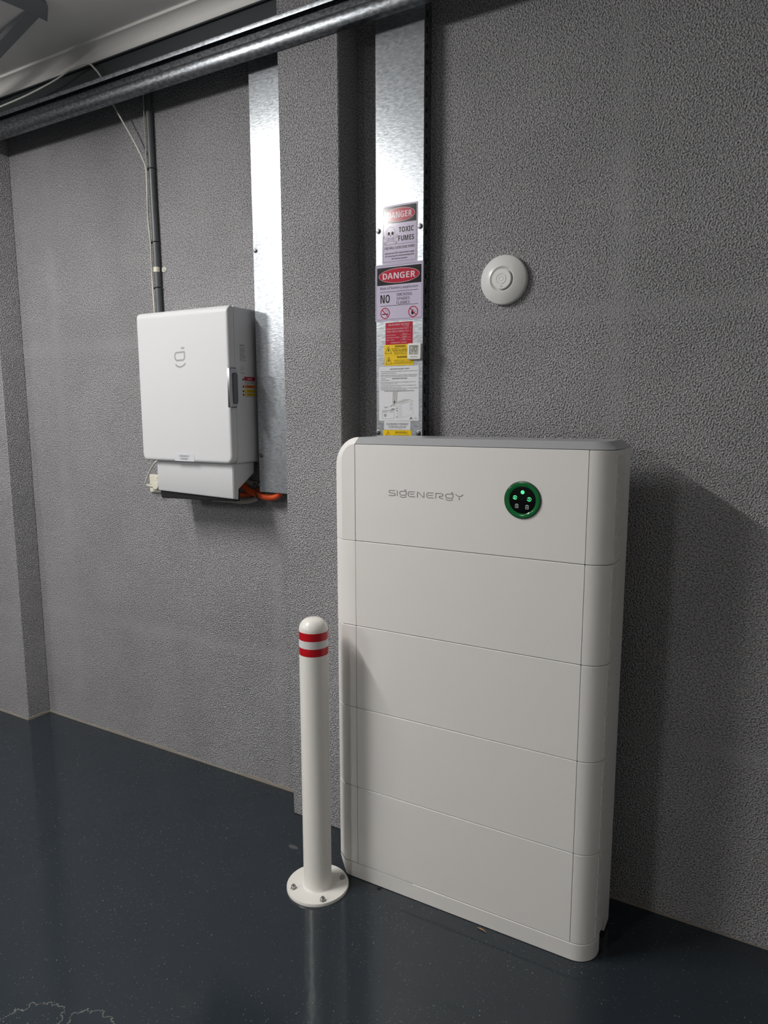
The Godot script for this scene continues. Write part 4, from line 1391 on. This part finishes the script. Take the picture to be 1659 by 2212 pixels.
func build_outlet() -> void:
	var o := thing("power_outlet", "white wall power outlet plate beside the foot of the smaller cabinet", "outlet", Vector3(-1.178, 1.222, WALL))
	var b := MB.new()
	b.prism(rrect(-0.058, -0.038, 0.058, 0.038, 0.003, 3), I3, 0.0, 0.009, 0.002)
	put("faceplate", b, M.ivory, o)
	b = MB.new()
	b.prism(rrect(-0.022, 0.014, -0.008, 0.032, 0.002, 3), I3, 0.009, 0.0125, 0.0015)
	put("switch", b, M.ivory, o)
	o = thing("power_plug", "round cream plug with its white cord pushed into the wall outlet", "plug", Vector3(-1.168, 1.2185, WALL + 0.009))
	b = MB.new()
	b.lathe(v2([0.0235, 0.0, 0.0245, 0.004, 0.0225, 0.018, 0.0190, 0.029, 0.0160, 0.0320, 0.0, 0.0330]), I3, 32)
	put("body", b, M.ivory, o)
	b = MB.new()
	b.tube(PackedVector3Array([Vector3(-0.014, -0.006, 0.014), Vector3(-0.026, -0.006, 0.020), Vector3(-0.040, -0.002, 0.030), Vector3(-0.046, 0.0, 0.033)]), 0.0072, 10)
	put("strain_relief", b, M.ivory, o)
	b = MB.new()
	var pts := [Vector3(-1.0250, 1.330, -0.205), Vector3(-1.0620, 1.3330, -0.213), Vector3(-1.0900, 1.3265, -0.222), Vector3(-1.125, 1.3105, -0.235), Vector3(-1.166, 1.2807, -0.25), Vector3(-1.2000, 1.2453, -0.262), Vector3(-1.2200, 1.2230, -0.270), Vector3(-1.2140, 1.2185, -0.2745), Vector3(-1.200, 1.2155, -0.281)]
	b.tube(smooth(pts, 6), 0.0034, 8)
	put("cord", b, M.cord, o)
	var cd: Node3D = o.get_node("cord")
	cd.position = -o.position

func build_flex() -> void:
	var b := MB.new()
	var pts := [Vector3(-0.78, 1.262, -0.278), Vector3(-0.74, 1.262, -0.278), Vector3(-0.713, 1.2585, -0.279), Vector3(-0.695, 1.2473, -0.280), Vector3(-0.661, 1.2257, -0.281), Vector3(-0.6203, 1.2121, -0.281), Vector3(-0.5709, 1.2030, -0.279), Vector3(-0.5262, 1.2090, -0.279), Vector3(-0.5016, 1.2309, -0.280), Vector3(-0.495, 1.27, -0.280)]
	b.tube(smooth(pts, 6), 0.0118, 14)
	tag(put("conduit_hose", b, M.orange), "orange conduit sagging from under the small cabinet up into the duct", "conduit", "")
	b = MB.new()
	pts = [Vector3(-0.82, 1.2090, -0.238), Vector3(-0.77, 1.2060, -0.243), Vector3(-0.7322, 1.2050, -0.258), Vector3(-0.700, 1.2052, -0.290), Vector3(-0.672, 1.2075, -0.304), Vector3(-0.640, 1.2200, -0.3045), Vector3(-0.612, 1.2265, -0.3045), Vector3(-0.5905, 1.2290, -0.3045)]
	b.tube(smooth(pts, 6), 0.0100, 14)
	tag(put("conduit_hose", b, M.orange), "second orange conduit lying lower and deeper under the small cabinet", "conduit", "")
	b = MB.new()
	pts = [Vector3(-0.82, 1.185, -0.255), Vector3(-0.7449, 1.1830, -0.270), Vector3(-0.7095, 1.1800, -0.280), Vector3(-0.6743, 1.1810, -0.290), Vector3(-0.6321, 1.1950, -0.303), Vector3(-0.600, 1.2040, -0.3045), Vector3(-0.568, 1.2080, -0.3045), Vector3(-0.545, 1.222, -0.3045), Vector3(-0.535, 1.26, -0.3045)]
	b.tube(smooth(pts, 14), 0.0095, 12, true, 0.0010)
	tag(put("flexible_hose", b, M.flex), "pale corrugated hose hanging lowest under the small cabinet", "hose", "")
	b = MB.new()
	pts = [Vector3(-0.78, 1.285, -0.3045), Vector3(-0.72, 1.272, -0.3045), Vector3(-0.6722, 1.2520, -0.3045), Vector3(-0.640, 1.2480, -0.3045), Vector3(-0.6132, 1.2500, -0.3045), Vector3(-0.5905, 1.2600, -0.3045)]
	b.tube(smooth(pts, 14), 0.0095, 12, true, 0.0010)
	tag(put("flexible_hose", b, M.flex), "pale corrugated hose passing above the orange conduits into the duct", "hose", "")
	b = MB.new()
	var p := PackedVector3Array()
	for k in 25:
		var a := TAU * k / 24.0
		p.append(Vector3(-0.612 + 0.004 * cos(a), 1.224 + 0.033 * sin(a), -0.286 + 0.026 * cos(a)))
	b.tube(p, 0.0022, 6)
	b.box(Vector3(-0.618, 1.250, -0.264), Vector3(-0.610, 1.258, -0.256), 0.001)
	tag(put("cable_tie", b, M.black), "black cable tie binding the orange and corrugated hoses", "cable tie")

func build_bollard() -> void:
	var o := thing("bollard", "white steel bollard with red tape bands bolted to the floor", "bollard", Vector3(-0.095, 0, 0.095))
	var up := Transform3D(Basis(Vector3(1, 0, 0), Vector3(0, 0, -1), Vector3(0, 1, 0)), Vector3.ZERO)
	var b := MB.new()
	b.lathe(v2([0.100, 0.0, 0.100, 0.0088, 0.0992, 0.010, 0.0, 0.010]), up, 96)
	put("base_plate", b, M.bollard, o)
	b = MB.new()
	var pr := v2([0.0495, 0.010, 0.0465, 0.0135, 0.0450, 0.018, 0.0450, 0.862])
	for k in range(1, 13):
		var a := PI / 2 * k / 12.0
		pr.append(Vector2(0.0450 * pow(cos(a), 0.72) if k < 12 else 0.0, 0.862 + 0.0395 * sin(a)))
	b.lathe(pr, up, 72)
	put("post", b, M.bollard, o)
	for q in [[0.7895, 0.8135, M.red, "red tape band"], [0.8135, 0.8375, M.tape_white, "white reflective tape band"], [0.8375, 0.8625, M.red, "red tape band"]]:
		b = MB.new()
		b.lathe(v2([0.0450, q[0], 0.0454, q[0] + 0.0002, 0.0454, q[1] - 0.0002, 0.0450, q[1]]), up, 72)
		put("tape_band", b, q[2], o, q[3])
	for q in [[-0.0531, 0.0596], [0.0558, -0.0602], [0.0609, 0.0603], [-0.058, -0.058]]:
		b = MB.new()
		var t := Transform3D(up.basis, Vector3(q[0], 0.010, q[1]))
		b.lathe(v2([0.0092, 0.0, 0.0092, 0.0014, 0.0085, 0.0018, 0.0, 0.0018]), t, 24)
		b.lathe(v2([0.0078, 0.0018, 0.0078, 0.0088, 0.0068, 0.0098, 0.0, 0.0100]), t, 6)
		b.lathe(v2([0.0046, 0.0098, 0.0046, 0.0125, 0.0036, 0.0138, 0.0, 0.0142]), t, 16)
		put("anchor_bolt", b, M.steel, o)

func build_litter() -> void:
	var b := MB.new()
	var p := [Vector3(0.425, 0.0012, 0.0135), Vector3(0.436, 0.004, 0.0150), Vector3(0.447, 0.0042, 0.0170), Vector3(0.4585, 0.0015, 0.0195)]
	var w := [0.0004, 0.0026, 0.0024, 0.0004]
	for i in 3:
		var a0 := Vector3(-0.2, 0, 1).normalized() * float(w[i])
		var a1 := Vector3(-0.2, 0, 1).normalized() * float(w[i + 1])
		b.quad(p[i] - a0, p[i + 1] - a1, p[i + 1] + Vector3(0, -0.001, 0), p[i] + Vector3(0, -0.001, 0), Vector3(0.1, 0.95, -0.3).normalized())
		b.quad(p[i] + Vector3(0, -0.001, 0), p[i + 1] + Vector3(0, -0.001, 0), p[i + 1] + a1, p[i] + a0, Vector3(0, 0.95, 0.3).normalized())
	tag(put("dry_leaf", b, M.leaf), "tiny dry brown leaf on the floor in front of the battery", "leaf")
	b = MB.new()
	b.prism(v2([-0.006, -0.003, 0.003, -0.005, 0.007, 0.0, 0.003, 0.005, -0.004, 0.004]), Transform3D(PLAN, Vector3(0.084, 0, 0.0085)), 0.0, 0.005, 0.0018)
	tag(put("grit_chip", b, M.stone), "small dark chip of grit lying at the foot of the battery", "pebble")
